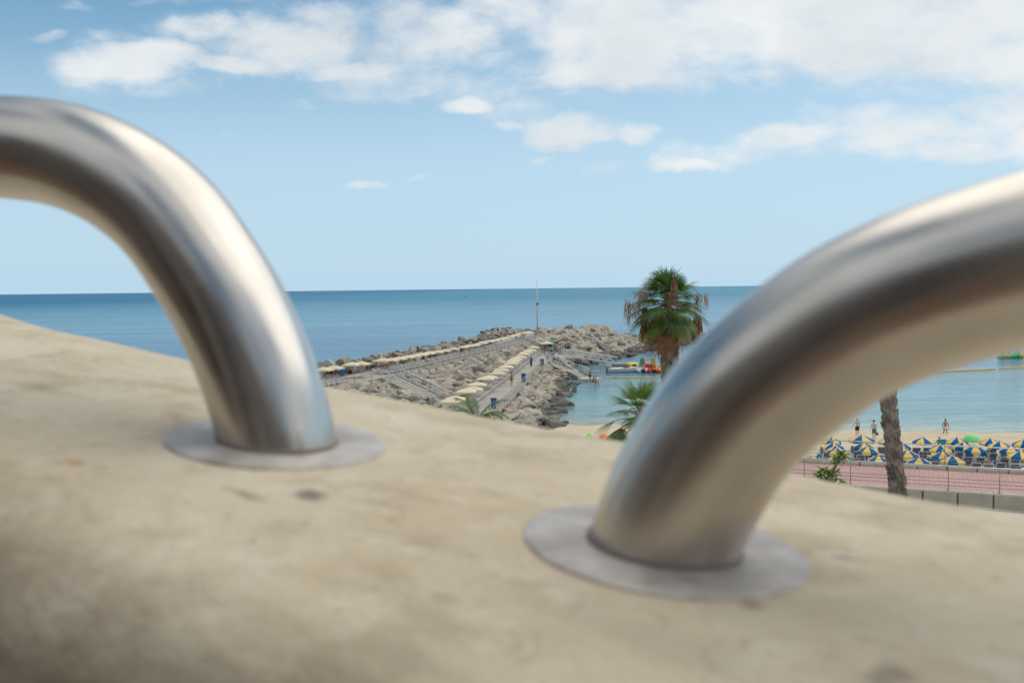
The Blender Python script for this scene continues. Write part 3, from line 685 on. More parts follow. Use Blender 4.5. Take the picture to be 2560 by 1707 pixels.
def scatter(zone, x0f, x1f, y0, y1, r0, r1, dens, kind, tries):
    cells = {}; placed = []
    for _ in range(tries):
        y = rnd.uniform(y0, y1); a, b_ = x0f(y), x1f(y)
        if b_ <= a: continue
        x = rnd.uniform(a, b_); r = rnd.uniform(r0, r1) * (1 if rnd.random() < .75 else rnd.uniform(1.1, 1.4))
        if callable(kind) and kind(x, y) is None: continue
        cx, cy = int(x // 2), int(y // 2); ok = True
        for i in (-1, 0, 1):
            for j in (-1, 0, 1):
                for (px_, py_, pr) in cells.get((cx + i, cy + j), ()):
                    if (px_ - x) ** 2 + (py_ - y) ** 2 < ((pr + r) * dens) ** 2: ok = False; break
                if not ok: break
            if not ok: break
        if not ok: continue
        cells.setdefault((cx, cy), []).append((x, y, r))
        kd = kind(x, y) if callable(kind) else kind
        ROCKS.append((zone, x, y, hgt(x, y), r, kd))
S0 = (-15.6, 123.5); S1 = (-7.6, 109)     # left stairs, top and foot
def instairs(x, y, w_=1.5):
    d = Vector((S1[0] - S0[0], S1[1] - S0[1])); t = ((x - S0[0]) * d.x + (y - S0[1]) * d.y) / d.length_squared
    if not -.06 < t < 1.1: return False
    return abs((x - S0[0]) * d.y - (y - S0[1]) * d.x) / d.length < w_
T0 = (6.6, 167.5); TM = (9.0, 160.5); T1 = (11.2, 153.5)
def instairs2(x, y): return 150 < y < 172 and x > interp([(150, 9.2), (153, 8.8), (168, 4.4), (172, 4.0)], y)
def kmid(x, y):
    if instairs(x, y, 1.9): return None
    if 183 < y < 192.5 and x < ll(y) - .0 and False: return None
    q_ = rnd.random(); return 'g' if q_ < .55 else ('b' if q_ < .88 else 'd')
scatter('mid', lambda y: eu(y) + .7, lambda y: ll(y) - .4, 98, 201, .62, 1.05, .60, kmid, 30000)
scatter('mid', lambda y: eu(y) + .5, lambda y: ll(y) - .3, 106, 201, .25, .45, .75, kmid, 5000)
scatter('right', lambda y: lr(y) + .55, lambda y: lr(y) + (6.6 if y < 150 else 4), 86, 175, .60, 1.0, .58,
        lambda x, y: None if instairs2(x, y) else ('d' if hgt(x, y) < .1 else ('g' if rnd.random() < .4 else 'b')), 20000)
scatter('right', lambda y: lr(y) + .35, lambda y: lr(y) + 1.5, 86, 172, .2, .42, .7, lambda x, y: None if instairs2(x, y) else 'g', 5000)
scatter('sea', lambda y: eu(y) - UW - 7, lambda y: eu(y) - UW - .9, 108, 246, .65, 1.0, .60, lambda x, y: 'd' if rnd.random() < .6 else 'g', 16000)
def kfar(x, y):
    if y > back_y(x) + 6: return None
    if x > 9 and y < shore_y(x) - 1.5: return None
    if y < 199 and x < 12.0 and y > 176: return None
    if y < 184 and x < 20: return None
    if x <= 12 and y <= 176: return None
    h = hgt(x, y)
    if h < .55 or x > 30: return 'd'
    q_ = rnd.random(); return 'b' if q_ < .56 else ('g' if q_ < .9 else 'd')
scatter('far', lambda y: max(eu(min(y, 243)) + .5 if y < 247 else -7, -7) if y > 198 else 11.5, lambda y: 92, 172, 276, .75, 1.35, .57, kfar, 60000)
big = [(21.2, 252, 3.6, 2.3, 'b'), (23.6, 252.5, 3.0, 2.0, 'g'), (9.5, 250, 3.2, 1.6, 'g'), (14, 251, 3.3, 1.7, 'd'), (39.0, 252, 1.6, 2.0, 'd')]
for x, y, z, r, kd in big: ROCKS.append(('far', x, y, z, r, kd))
for (u_, v_, r) in ((1378, 1034, .55), (1392, 1066, .95), (1400, 1063, .8), (1372, 1060, 1.1)):
    p = P(u_, v_, 0); ROCKS.append(('right', p.x, p.y, .05, r, 'd'))
# a sight test that leaves the ones hidden behind the foreground wall out of the individual count
def pix(p):
    d = p - CAM; dd = d.dot(fw); return 1280 + F * d.dot(rt) / dd, 853.5 - F * d.dot(up) / dd
def wall_v(u): return interp([(0, 773), (480, 872), (830, 965), (1150, 1040), (1560, 1100), (2000, 1190), (2560, 1275)], u)
def seen(p):
    u, v = pix(p)
    if u < 815 or u > 1790 or v > wall_v(u): return False
    return True
vis = [(r[4] / math.hypot(r[1], r[2]), i) for i, r in enumerate(ROCKS) if seen(Vector((r[1], r[2], r[3]))) and r[0] != 'sea' and r[4] > .5]
seab = [(r[4] / math.hypot(r[1], r[2]), i) for i, r in enumerate(ROCKS) if seen(Vector((r[1], r[2], r[3]))) and r[0] == 'sea' and r[4] > .5 and r[1] > eu(min(r[2], 243)) - UW - 4.2]
vis.sort(reverse=True); seab.sort(reverse=True)
INDIV = set(i for _, i in vis[:255]) | set(i for _, i in seab[:43])
ZL_ = {'mid': ('grey boulder in the rocky slope between the upper and lower pier decks', 'boulders between the two decks'),
       'right': ('boulder at the lagoon edge right of the lower deck railing', 'boulders along the lagoon side'),
       'sea': ('dark boulder on the seaward crest behind the upper deck parasols', 'boulders on the seaward side'),
       'far': ('tan boulder on the broad breakwater mound beyond the kiosk and gangway', 'boulders on the far mound')}
print('rocks', len(ROCKS), 'visible', len(vis), len(seab))
piles = {}
for i, (zone, x, y, z, r, kd) in enumerate(ROCKS):
    t = TPL[rnd.randrange(12)]
    e = Euler((rnd.uniform(-.65, .65), rnd.uniform(-.65, .65), rnd.uniform(0, 6.28)))
    zz = z + r * .12 + rnd.uniform(-.1, .15) * r
    if i in INDIV:
        o = bpy.data.objects.new('boulder', t[0][kd]); COL.objects.link(o); o.location = (x, y, zz); o.rotation_euler = e; o.scale = (r, r, r)
        tag(o, ZL_[zone][0], 'boulder', ZL_[zone][1])
    else:
        mb = piles.setdefault((zone, kd), MB()); mx = e.to_matrix(); c = Vector((x, y, zz))
        mb.add([mx @ (v * r) + c for v in t[1]], t[2])
allp = {}
for (zone, kd), mb in piles.items():
    dst = allp.setdefault(zone, MB()); dst.add(mb.v, mb.f, 'gbd'.index(kd))
for zone, mb in allp.items():
    o = mb.build('boulder_pile', [M['rocks_g'], M['rocks_b'], M['rocks_d']])
    tag(o, {'mid': 'remaining smaller boulders heaped on the slope between the two pier decks', 'right': 'remaining smaller boulders heaped along the lagoon side of the lower deck',
            'sea': 'remaining boulders heaped on the seaward side of the upper deck', 'far': 'mass of boulders forming the far mound and thin breakwater arm'}[zone], 'boulders', kind='stuff')
# ------------------------------------------------------------ pier furniture
def railing(name, label, pts, h=1.0, step=2.0, m_='rail', rails=(1.0, .66, .36), pr=.03, rr=.03, group=None, loc=None):
    o0 = Vector(pts[0]); root = thing(name, label, 'railing', o0, 0, group)
    P3 = [Vector(p) - o0 for p in pts]
    for k_, f in enumerate(rails):
        mb = MB(); mb.tube([p + Vector((0, 0, h * f)) for p in P3], rr if k_ == 0 else rr * .7, 6); mb.build('top_rail' if k_ == 0 else 'lower_rail', M[m_], root)
    L = sum((b_ - a).length for a, b_ in zip(P3, P3[1:])); n = max(1, int(L / step)); n = min(n, 95)
    acc_ = 0; targets = [L * i / n for i in range(n + 1)]; ti = 0
    for a, b_ in zip(P3, P3[1:]):
        l_ = (b_ - a).length
        while ti <= n and targets[ti] <= acc_ + l_ + 1e-4:
            p = a + (b_ - a) * ((targets[ti] - acc_) / l_); mb = MB(); mb.tube([p, p + Vector((0, 0, h))], pr, 6); mb.build('post', M['rail'], root); ti += 1
        acc_ += l_
    return root
railing('deck_railing', 'long grey post railing on the edge of the upper pier deck before its stairs', [(eu(y) - .12, y, ZU) for y in (103, 110, 116, 122.2)], 1.05, 2.2)
railing('deck_railing', 'longest grey post railing along the upper deck edge above the boulders', [(eu(y) - .12, y, ZU) for y in (126.6, 140, 155, 170, 186, 194.5)], 1.05, 2.6)
railing('deck_railing', 'short far grey railing at the outer end of the upper deck', [(eu(y) - .12, y, ZU) for y in (198.5, 210, 225, 242)], 1.05, 3)
railing('deck_railing', 'grey post railing along the lagoon edge of the lower deck', [(lr(y) - .12, y, ZL) for y in (92, 103, 120, 140, 166.5)], .95, 1.9, rails=(1.0, .5))
railing('deck_railing', 'short grey railing beside the far blue bin and the landing', [(lr(y) - .12, y, ZL) for y in (173, 188)], .95, 1.6, 'whitemetal', rails=(1.0, .66, .33))

# left stairs between the decks, right stairs to the water, small far stairs
def stairs(name, label, a, b_, wid, n, side_z, mat_side, tread='conc2', mid=None, railside=(1, -1)):
    a = Vector(a); b_ = Vector(b_); d = b_ - a; dh = Vector((d.x, d.y, 0)); L = dh.length; dh.normalize(); nn = Vector((-dh.y, dh.x, 0))
    root = thing(name, label, 'stairs', a)
    mb = MB()
    for i in range(n):
        z = d.z * (i + 1) / (n + .0); c = dh * (L * (i + .5) / n); t_ = z - (side_z - a.z) if side_z < a.z + z else .3
        t_ = .28
        mb.box(c + Vector((0, 0, z - t_ / 2 + .001 * i)), (L / n + .02, wid, t_), rz=math.atan2(dh.y, dh.x))
    mb.build('steps', M[tread], root)
    mb = MB()
    for s_ in (1, -1):
        o_ = nn * s_ * (wid / 2 + .09)
        v = [o_ + Vector((0, 0, .12)), o_ + dh * L + Vector((0, 0, d.z + .16)), o_ + dh * L + Vector((0, 0, min(d.z, side_z - a.z) - .2)), o_ + Vector((0, 0, min(-.6, side_z - a.z) - .0))]
        mb.loft([[p + nn * .08 for p in v], [p - nn * .08 for p in v]], smooth=False)
    mb.build('side_wall', M[mat_side], root)
    for s_ in railside:
        o_ = nn * s_ * (wid / 2 + .09)
        mb = MB(); mb.tube([o_ + Vector((0, 0, 1.05)), o_ + dh * L + Vector((0, 0, d.z + 1.05))], .065, 6)
        mb.tube([o_ + Vector((0, 0, .62)), o_ + dh * L + Vector((0, 0, d.z + .62))], .025, 6)
        for k_ in range(5): p = o_ + dh * (L * k_ / 4) + Vector((0, 0, d.z * k_ / 4)); mb.tube([p, p + Vector((0, 0, 1.05))], .03, 6)
        mb.build('handrail', M['whitemetal'], root)
    return root
masonry = bpy.data.materials.new('stone_masonry'); masonry.use_nodes = True; nt = masonry.node_tree; b = nt.nodes['Principled BSDF']; b.inputs['Roughness'].default_value = .9
tcn = nt.nodes.new('ShaderNodeTexCoord'); g = nt.nodes.new('ShaderNodeNewGeometry'); vo = nt.nodes.new('ShaderNodeTexVoronoi'); vo.feature = 'DISTANCE_TO_EDGE'; vo.inputs['Scale'].default_value = 2.6
nt.links.new(g.outputs['Position'], vo.inputs['Vector'])
nt.links.new(mixc(rmp(vo.outputs['Distance'], .02, .09, (0, 0, 0), (1, 1, 1)), (.14, .12, .10), rmp(nz_(3, 4), .3, .7, (.26, .23, .19), (.38, .34, .27))), b.inputs['Base Color'])
M['masonry'] = masonry
stairs('stairs', 'broad concrete stairs with white handrails from upper deck down to lower deck', (-15.2, 124.4, ZU), (-7.2, 109.6, ZL), 2.5, 15, 1.0, 'conc')
stairs('stairs', 'small far stairs with white handrails at the outer end of the upper deck', (3.0, 196.5, ZU), (6.6, 190.5, ZL), 2.6, 10, 1.2, 'conc')
s1 = stairs('stairs', 'upper flight of water stairs beside the white notice signs', (6.9, 167.2, ZL + .02), (9.0, 161.2, .98), 2.0, 6, -.3, 'masonry')
mb = MB(); mb.box((9.35, 160.0, .42), (2.4, 2.5, 1.1), rz=-1.22); struct(mb.build('stair_landing', M['conc2']), 'middle landing of the water stairs')
s2 = stairs('stairs', 'lower flight of water stairs ending at the bathing platform', (9.7, 158.9, .96), (11.1, 154.3, .46), 2.0, 6, -.3, 'masonry')
mb = MB(); mb.box((11.9, 152.4, .14), (3.0, 3.6, .6), rz=-.25); struct(mb.build('bathing_platform', M['conc2']), 'concrete bathing platform at the water')
railing('platform_rail', 'low white handrail at the back of the bathing platform', [(11.2, 154.4, .44), (13.1, 154.0, .44), (13.3, 152.2, .44)], 1.0, 1.6, 'whitemetal', rails=(1.0, .9), rr=.035)

# kiosk
kz = P(1371, 884, ZL); kz = Vector((7.15, 195.2, ZL))
kr = thing('kiosk', 'small beige beach kiosk with dark serving window and green roof edge', 'kiosk', kz, -.08)
mb = MB(); mb.box((0, 0, .5), (2.5, 2.0, 1.0)); mb.box((-1.0, 0, 1.5), (.5, 2, 1.02)); mb.box((.95, 0, 1.5), (.6, 2, 1.02)); mb.box((0, 0, 2.2), (2.5, 2.0, .42)); mb.build('wall', M['hut'], kr)
mb = MB(); mb.box((-.05, -.6, 1.5), (1.42, .1, 1.0)); o_ = mb.build('serving_window', M['window'], kr)
mb = MB();
for k_, c_ in enumerate((-.45, -.15, .2, .4)): mb.box((c_ - .05, -.75, 1.2), (.12, .12, .34))
mb.build('bottles', M['maroon'], kr)
mb = MB(); mb.box((-.05, -1.12, .98), (1.6, .3, .06)); mb.build('counter', M['conc2'], kr)
mb = MB(); mb.box((0.1, 0, 2.46), (2.75, 2.3, .1)); mb.build('roof', M['grn'], kr)
mb = MB(); mb.box((1.27, -.6, 1.0), (.06, .9, 1.95)); mb.build('door', M['window'], kr)

# square cream parasols
def cream_parasol(label, loc, h=2.0, w_=2.05, rz=.2, group='cream parasols'):
    pass
pp = thing('beach_parasol', 'tmp', 'parasol')
mb = MB(); mb.tube([(0, 0, 0), (0, 0, 1.95)], .03, 6); mb.build('pole', M['galv'], pp)
mb = MB(); w_ = 1.03; hh_ = [(0, 0, 2.05)]; ring = []
for i in range(16):
    a = 2 * math.pi * i / 16; s_ = 1 / max(abs(math.cos(a)), abs(math.sin(a))); ring.append((math.cos(a) * s_ * w_, math.sin(a) * s_ * w_))
r1 = [(x * .5, y * .5, 1.90) for x, y in ring]; r2 = [(x, y, 1.72) for x, y in ring]; r3 = [(x * 1.01, y * 1.01, 1.56 + .02 * (k_ % 2)) for k_, (x, y) in enumerate(ring)]
vs = hh_ + r1 + r2 + r3; fs = [(0, 1 + i, 1 + (i + 1) % 16) for i in range(16)]
for k_ in range(2): fs += [(1 + k_ * 16 + i, 1 + (k_ + 1) * 16 + i, 1 + (k_ + 1) * 16 + (i + 1) % 16, 1 + k_ * 16 + (i + 1) % 16) for i in range(16)]
mb.add(vs, fs); mb.tube([(0, 0, 2.04), (0, 0, 2.14)], .035, 6); mb.build('canopy', M['cream'], pp)
mb = MB(); mb.box((0, 0, .06), (.5, .5, .12)); mb.build('base', M['conc2'], pp)
first = [True]
def put(root, flag, loc, rz, label, group=None, scale=None):
    if flag[0]:
        flag[0] = False; root.location = loc; root.rotation_euler = (0, 0, rz); root['label'] = label
        if group: root['group'] = group
        if scale: root.scale = (scale,) * 3
        return root
    return dup(root, loc, rz, label, group, scale)
low = [(250, 1115), (300, 1085), (450, 990), (535, 962), (590, 905), (700, 830), (745, 815), (850, 762), (902, 724), (962, 682), (1030, 640), (1062, 612), (1092, 588), (1142, 560), (1192, 522), (1232, 498), (1282, 476), (1330, 436)]
g_ = 'cream parasols along the lower deck sunbeds'
for i, (cx, cy) in enumerate(low):
    p = P(1080 + cx / 5.2275, 780 + cy / 5.2275, ZL + 2.1); nm = 'nearest' if i == 0 else 'farthest' if i == len(low) - 1 else ordn(i) + ' from the near end'
    put(pp, first, (p.x, p.y, ZL), -.12 + rnd.uniform(-.06, .06), 'cream square parasol over the lower deck sunbeds, ' + nm, g_)
upr = [(808, 916), (834, 912), (880, 903.5), (902, 902), (954.6, 893.8), (976, 893.5), (997, 890), (1018, 886.5), (1034, 884), (1053, 880.5), (1071, 877.3), (1092, 874.8), (1111.6, 872), (1134, 867.6), (1157.6, 863.4), (1172, 860), (1184, 859), (1190, 857.5), (1205, 852.8), (1222, 849), (1236, 847), (1250, 844), (1262, 841.5), (1276, 837.5), (1285, 835), (1294, 832.5), (1303, 830), (1312, 828), (1321, 826.5)]
up2 = []
for (u, v) in upr[4:13]: pass
g_ = 'cream parasols along the upper deck'
for i, (u, v) in enumerate(upr):
    p = P(u, v, ZU + 2.1)
    # keep the row on the deck: slide along the sight line until it stands 2.6 to 4.6 m inside the edge
    d = (p - CAM); best = p; bl = 1e9
    for k_ in range(-60, 61):
        qv = CAM + d * (1 + k_ * .004); off = eu(qv.y) - qv.x
        zc = (qv.z - ZU) / 2.1
        if 2.2 < off < 5.4 and .72 < zc < 1.35 and abs(k_) < bl: bl = abs(k_); best = qv
    if bl > 1e8:
        best = p
    h_ = max(.75, min(1.2, (best.z - ZU) / 2.1))
    put(pp, first, (best.x, best.y, best.z - 2.1 * h_), -.25 + rnd.uniform(-.05, .05), 'cream square parasol on the upper deck, ' + ('nearest' if i == 0 else ordn(i) + ' from the near end'), g_, h_)
pk = P(1368, 852, ZL + 2.6); put(pp, first, (6.75, 193.5, ZL), 0, 'cream parasol shading the kiosk serving window', None, 1.22)
fo = thing('closed_parasol', 'closed cream parasol standing beside two sunbathers at the stair head', 'parasol', P(953, 918, ZU))
mb = MB(); mb.tube([(0, 0, 0), (0, 0, .5)], .03, 6); mb.build('pole', M['galv'], fo)
mb = MB(); mb.tube([(0, 0, .35), (0, 0, .5), (0, 0, 1.2), (0, 0, 1.9), (0, 0, 2.1)], [.26, .34, .24, .12, .03], 9); mb.build('canopy', M['cream'], fo)

# sunbeds: head at -y, foot at +y, origin on the ground in the middle
def sunbed(name, label, sling, frame_m, back=38, cat='sun lounger'):
    root = thing(name, label, cat); a = R(back)
    mb = MB(); W_ = .32; hb = Vector((0, -.28, .34)); top = hb + Vector((0, -math.cos(a) * .72, math.sin(a) * .72))
    for s_ in (-W_, W_):
        mb.beam((s_, -.95, .30), (s_, .98, .32), .07, .09); mb.beam((s_, hb.y, hb.z), (s_, top.y, top.z), .06, .06)
        mb.beam((s_, .85, .3), (s_, .95, 0), .05, .05); mb.beam((s_, .5, .3), (s_, .3, 0), .05, .05); mb.beam((s_, -.5, .3), (s_, -.35, 0), .05, .05)
        mb.beam((s_, -.88, .3), (s_, -.95, 0), .05, .05); mb.beam((s_, -.75, .3), (s_, top.y * .55 + hb.y * .45, top.z * .55 + hb.z * .45), .03, .03)
        mb.tube([(s_, -.1, .36), (s_, 0.02, .5), (s_, .3, .5), (s_, .36, .36)], .025, 5)
    mb.beam((-W_, .96, .33), (W_, .96, .33), .12, .13); mb.beam((-W_, top.y, top.z), (W_, top.y, top.z), .05, .05); mb.beam((-W_, -.93, .3), (W_, -.93, .3), .05, .05)
    mb.build('frame', frame_m, root)
    mb = MB(); n_ = 4
    mb.loft([[Vector((x_, y_, z_)) for x_, y_, z_ in ((-.29, p.y, p.z), (.29, p.y, p.z), (.29, p.y, p.z + .025), (-.29, p.y, p.z + .025))] for p in (top, hb, Vector((0, .2, .33)), Vector((0, .93, .335)))], smooth=False)
    mb.build('sling', sling, root)
    return root
bb = sunbed('sun_lounger', 'tmp', M['brown'], M['white']); fb = [True]
g_ = 'brown sunbeds on the lower deck'; y = 104.0; k = 0
occupied_low = []
while y < 193:
    x = lf(y); o = put(bb, fb, (x - .98, y, ZL), -math.pi / 2 + .12, 'empty brown sunbed with white frame under the parasols of the lower deck', g_); y += 1.12; k += 1
g_ = 'brown sunbeds on the upper deck'
for y in [107 + i * 1.25 for i in range(10)]:
    put(bb, fb, (eu(y) - 1.75, y, ZU), -math.pi / 2 + .35 + rnd.uniform(-.1, .1), 'brown sunbed with tilted back on the upper deck near the left steel loop', 'brown sunbeds near the stair head')
y = 129.5
while y < 226:
    put(bb, fb, (eu(y) - 1.7, y, ZU), -math.pi / 2 + .3 + rnd.uniform(-.05, .05), 'brown sunbed with tilted back and white legs behind the upper deck railing', g_); y += 1.35 if y < 185 else 2.0

# blue bins
def bin_(label, loc, h=1.15, w_=.62, flag=[None]):
    if flag[0] is None:
        r = thing('litter_bin', label, 'bin', loc, -.1, 'blue bins on the pier')
        mb = MB(); mb.loft([[Vector((x * s_, y * s_, z)) for x, y in ((-.3, -.25), (.3, -.25), (.3, .25), (-.3, .25))] for z, s_ in ((0.04, .88), (1.0, 1.0))], smooth=False); mb.build('body', M['bluep'], r)
        mb = MB(); mb.loft([[Vector((x * s_, y * s_, z)) for x, y in ((-.3, -.25), (.3, -.25), (.3, .25), (-.3, .25))] for z, s_ in ((1.0, 1.12), (1.06, 1.12), (1.14, .8))], smooth=False); mb.build('lid', M['dark'], r)
        flag[0] = r; return r
    return dup(flag[0], loc, None, label, 'blue bins on the pier')
for (u, v, z, lb) in ((1234.5, 1021, ZL, 'blue bin with dark lid nearest the wall, beside the lower deck railing'), (1309, 954, ZL, 'blue bin by the lower deck railing, right of the walking bather'),
                      (1355, 914.5, ZL, 'blue bin at the top of the water stairs'), (1380.5, 889, ZL, 'blue bin in front of the kiosk door'),
                      (1222.5, 862, ZU, 'blue bin among upper deck parasols, left of two')):
    p = P(u, v, z); bin_(lb, p)
p = P(1290, 845, ZU); bin_('blue bin among upper deck parasols, farthest out to sea', p)
p = P(855, 943, ZU); bp_ = thing('blue_bin', 'tall blue bin panel beside the upper deck sunbeds near the steel loop', 'bin', p)
mb = MB(); mb.box((0, 0, .72), (.5, .3, 1.05)); mb.build('panel', M['bluep'], bp_); mb = MB(); mb.tube([(0, 0, 0), (0, 0, .4)], .04, 6); mb.build('post', M['rail'], bp_)

# signs
def sign(label, loc, panels, h, rz=0):
    r = thing('notice_sign', label, 'sign', loc, rz); mb = MB(); mb.tube([(0, .05, 0), (0, .05, h)], .04, 6); mb.build('post', M['galv'], r)
    for (x_, z_, w__, h__) in panels:
        mb = MB(); mb.box((x_, 0, z_), (w__, .04, h__)); pn_ = mb.build('panel', M['white'], r)
        mb = MB()
        for kx in (-.3, -.1): 
            for kz in (-.22, .22):
                mb.tube([(x_ + (kx - .05) * w__ * 1.1, -.03, z_ + kz * h__), (x_ + (kx - .05) * w__ * 1.1, -.022, z_ + kz * h__)], .09 * h__ + .02, 8)
        mb.build('red_symbols', M['red'], pn_)
        mb = MB()
        for kz in (-.3, -.15, 0, .15, .3): mb.box((x_ + .24 * w__, -.023, z_ + kz * h__), (w__ * .36, .006, h__ * .05))
        mb.build('text_lines', M['navy'], pn_)
        mb = MB()
        for a_, b_ in (((x_ - w__ / 2, z_ - h__ / 2), (x_ + w__ / 2, z_ - h__ / 2)), ((x_ - w__ / 2, z_ + h__ / 2), (x_ + w__ / 2, z_ + h__ / 2)), ((x_ - w__ / 2, z_ - h__ / 2), (x_ - w__ / 2, z_ + h__ / 2)), ((x_ + w__ / 2, z_ - h__ / 2), (x_ + w__ / 2, z_ + h__ / 2))):
            mb.beam((a_[0], -.024, a_[1]), (b_[0], -.024, b_[1]), .03, .03)
        mb.build('border', M['black'], pn_)
p = P(1368, 915, ZL); sign('white notice sign with small panel below, at the top of the water stairs', p, [(0, 2.05, .92, .66), (.05, 1.38, .42, .42)], 2.4)
p = P(1398, 889, 1.6); sign('pale notice board on two posts at the gangway landing', p, [(-.05, 1.7, .62, .55)], 2.0, .2)
mb = MB(); p = P(1400, 889, 1.6); mb.box(p + Vector((.35, .3, .75)), (.16, .16, 1.5)); mb.box(p + Vector((.7, .4, .9)), (.1, .1, 1.8)); tag(mb.build('landing_post', M['galv']), 'short grey steel posts holding the gangway hinge', 'post')
mb = MB(); p = Vector((11.5, 205, 1.6)); mb.tube([p, p + Vector((0, 0, 4.2))], .05, 6); tag(mb.build('thin_pole', M['galv']), 'thin pole standing in the boulders behind the gangway landing', 'pole')
# mast at the end
p = PD(1343.5, 829, 244); ms = thing('light_mast', 'tall thin mast with small lamp box at the end of the pier', 'mast', (p.x, p.y, 3.2))
top = PD(1343, 700, 244).z - 3.2
mb = MB(); mb.tube([(0, 0, 0), (0, 0, top * .6), (0, 0, top)], [.20, .15, .07], 8); mb.build('pole', M['galv'], ms)
mb = MB(); mb.box((.1, -.2, top * .555), (.65, .4, .35)); mb.build('lamp_box', M['dark'], ms)

# gangway truss
a = P(1411, 889, 1.9); b_ = Vector((P(1545, 915, .5).x, a.y - 1.5, .5)); g0 = thing('gangway', 'grey steel truss gangway sloping from the landing down to the moored boats', 'gangway', a)
d = b_ - a
for s_ in (0, 1.25):
    off = Vector((0, s_, 0)); mb = MB(); hh2 = Vector((0, 0, 1.15)); n_ = 6
    mb.beam(off, off + d, .14, .24); mb.beam(off + hh2, off + d * 1.07 + hh2, .14, .2); mb.beam(off + hh2 * .5, off + d + hh2 * .5, .05, .05)
    for i in range(n_):
        t0 = i / n_; t1 = (i + .5) / n_; t2 = (i + 1) / n_
        mb.beam(off + d * t0, off + d * t1 + hh2, .12, .12); mb.beam(off + d * t1 + hh2, off + d * t2, .12, .12)
    mb.build('truss_side', M['galv'], g0)
mb = MB(); n_ = 14
for i in range(n_): c = d * ((i + .5) / n_) + Vector((0, .62, -.0)); mb.box(c, (d.length / n_ - .02, 1.15, .05), mtx=Matrix.Rotation(-math.atan2(d.z, d.x), 3, 'Y'))
mb.build('walkway', M['galv'], g0)
mb = MB(); pf = b_ + Vector((1.5, .6, -.2)); mb.box(pf, (3.4, 2.2, .4)); tag(mb.build('floating_pontoon', M['conc']), 'low floating pontoon at the foot of the gangway', 'pontoon')

# motor boat
def hull_rings(L, W_, Hh, bow=1.0):
    rings = []
    for t in [0, .02, .12, .3, .5, .68, .82, .92, .98, 1.0]:
        x = L * (t - .5); w2 = W_ / 2 * (1 - max(0, (t - .45) / .55) ** 2.2 * .97); k_ = Hh * (1 + .35 * t ** 2); dr = .35 * Hh * max(0, (t - .7) / .3)
        rings.append([Vector((x, -w2, k_)), Vector((x, -w2 * .93, k_ * .45)), Vector((x - 0, -w2 * .5, -.12 + dr)), Vector((x, 0, -.2 + dr)), Vector((x, w2 * .5, -.12 + dr)), Vector((x, w2 * .93, k_ * .45)), Vector((x, w2, k_)), Vector((x, w2 * .8, k_ - .04)), Vector((x, -w2 * .8, k_ - .04))])
    return rings
p = P(1557, 930, 0); bo = thing('motor_boat', 'white open motor boat with tan covered outboard moored by the gangway', 'boat', (p.x, p.y, 0), .04)
mb = MB(); mb.loft(hull_rings(5.0, 1.75, .68)); mb.build('hull', M['white'], bo)
mb = MB(); mb.tube([(-2.9, 0, .55), (-2.75, 0, .8), (-2.45, 0, 1.0), (-2.2, 0, .95), (-2.1, 0, .6)], [.15, .3, .34, .28, .12], 10); mb.build('outboard_cover', M['tan'], bo)
mb = MB(); mb.beam((-2.65, 0, .5), (-2.8, 0, -.2), .18, .18); mb.build('outboard_leg', M['dark'], bo)
mb = MB(); mb.tube([(.25, 0, .55), (.3, 0, .85), (.6, 0, .98), (.9, 0, .8), (.95, 0, .55)], [.2, .38, .4, .32, .2], 8); mb.build('console_cover', mat('boat_cover', (.18, .14, .12), .8), bo)
mb = MB(); mb.tube([(-2.4, -.9, .55), (0, -.93, .60), (1.2, -.78, .68), (2.1, -.35, .72)], .03, 6); mb.build('rubbing_strip', M['dark'], bo)

# pedal boats with slides, seen from astern
def pedalo(label, loc, rz, ch, cs, cl, cs2=None):
    r = thing('pedal_boat', label, 'pedal boat', loc, rz)
    for s_ in (-.62, .62):
        mb = MB(); mb.tube([(s_, -1.65, .22), (s_, -1.5, .30), (s_, -.8, .34), (s_, .6, .34), (s_, 1.5, .34), (s_, 1.85, .45)], [.14, .30, .34, .34, .28, .08], 10); mb.build('float', ch, r)
    mb = MB(); mb.loft([[Vector((x * s_, y * s2, z)) for x, y in ((-.9, -1.2), (-.7, -1.5), (.7, -1.5), (.9, -1.2), (.9, 1.2), (.6, 1.6), (-.6, 1.6), (-.9, 1.2))] for z, s_, s2 in ((.35, .85, .9), (.55, 1, 1), (.70, .82, .95))]); mb.build('deck', ch, r)
    for s_ in (-.45, .45):
        mb = MB(); mb.tube([(s_, .5, .7), (s_, .45, .95), (s_, .35, 1.25)], [.28, .26, .14], 8, flat=.5); mb.build('seat', ch, r)
    mb = MB(); sl = [(0, -1.5 + .3, 2.35), (0, -.9, 2.3), (0, -.2, 1.6), (0, .7, .95), (0, 1.7, .72)]
    prof_ = [(-.27, .16), (-.22, 0), (.22, 0), (.27, .16), (.24, .16), (.19, .04), (-.19, .04), (-.24, .16)]
    mb.loft([[Vector((x_, y_ + .0, z_ + h_)) for x_, h_ in prof_] for _, y_, z_ in sl]); mb.box((0, -1.05, 1.9), (.5, .08, 1.0)); mb.build('slide', cs, r)
    mb = MB()
    for s_ in (-.24, .24): mb.tube([(s_ + .12, -1.75, .5), (s_ + .12, -1.5, 1.5), (s_ + .12, -1.35, 2.2)], .035, 6)
    for i in range(7): mb.box((.12, -1.72 + .055 * i, .62 + .25 * i), (.50, .12, .14))
    mb.build('ladder', cl, r)
    mb = MB(); mb.box((0, -1.45, .18), (.42, .5, .42)); mb.build('paddle_housing', M['dark'], r)
    return r
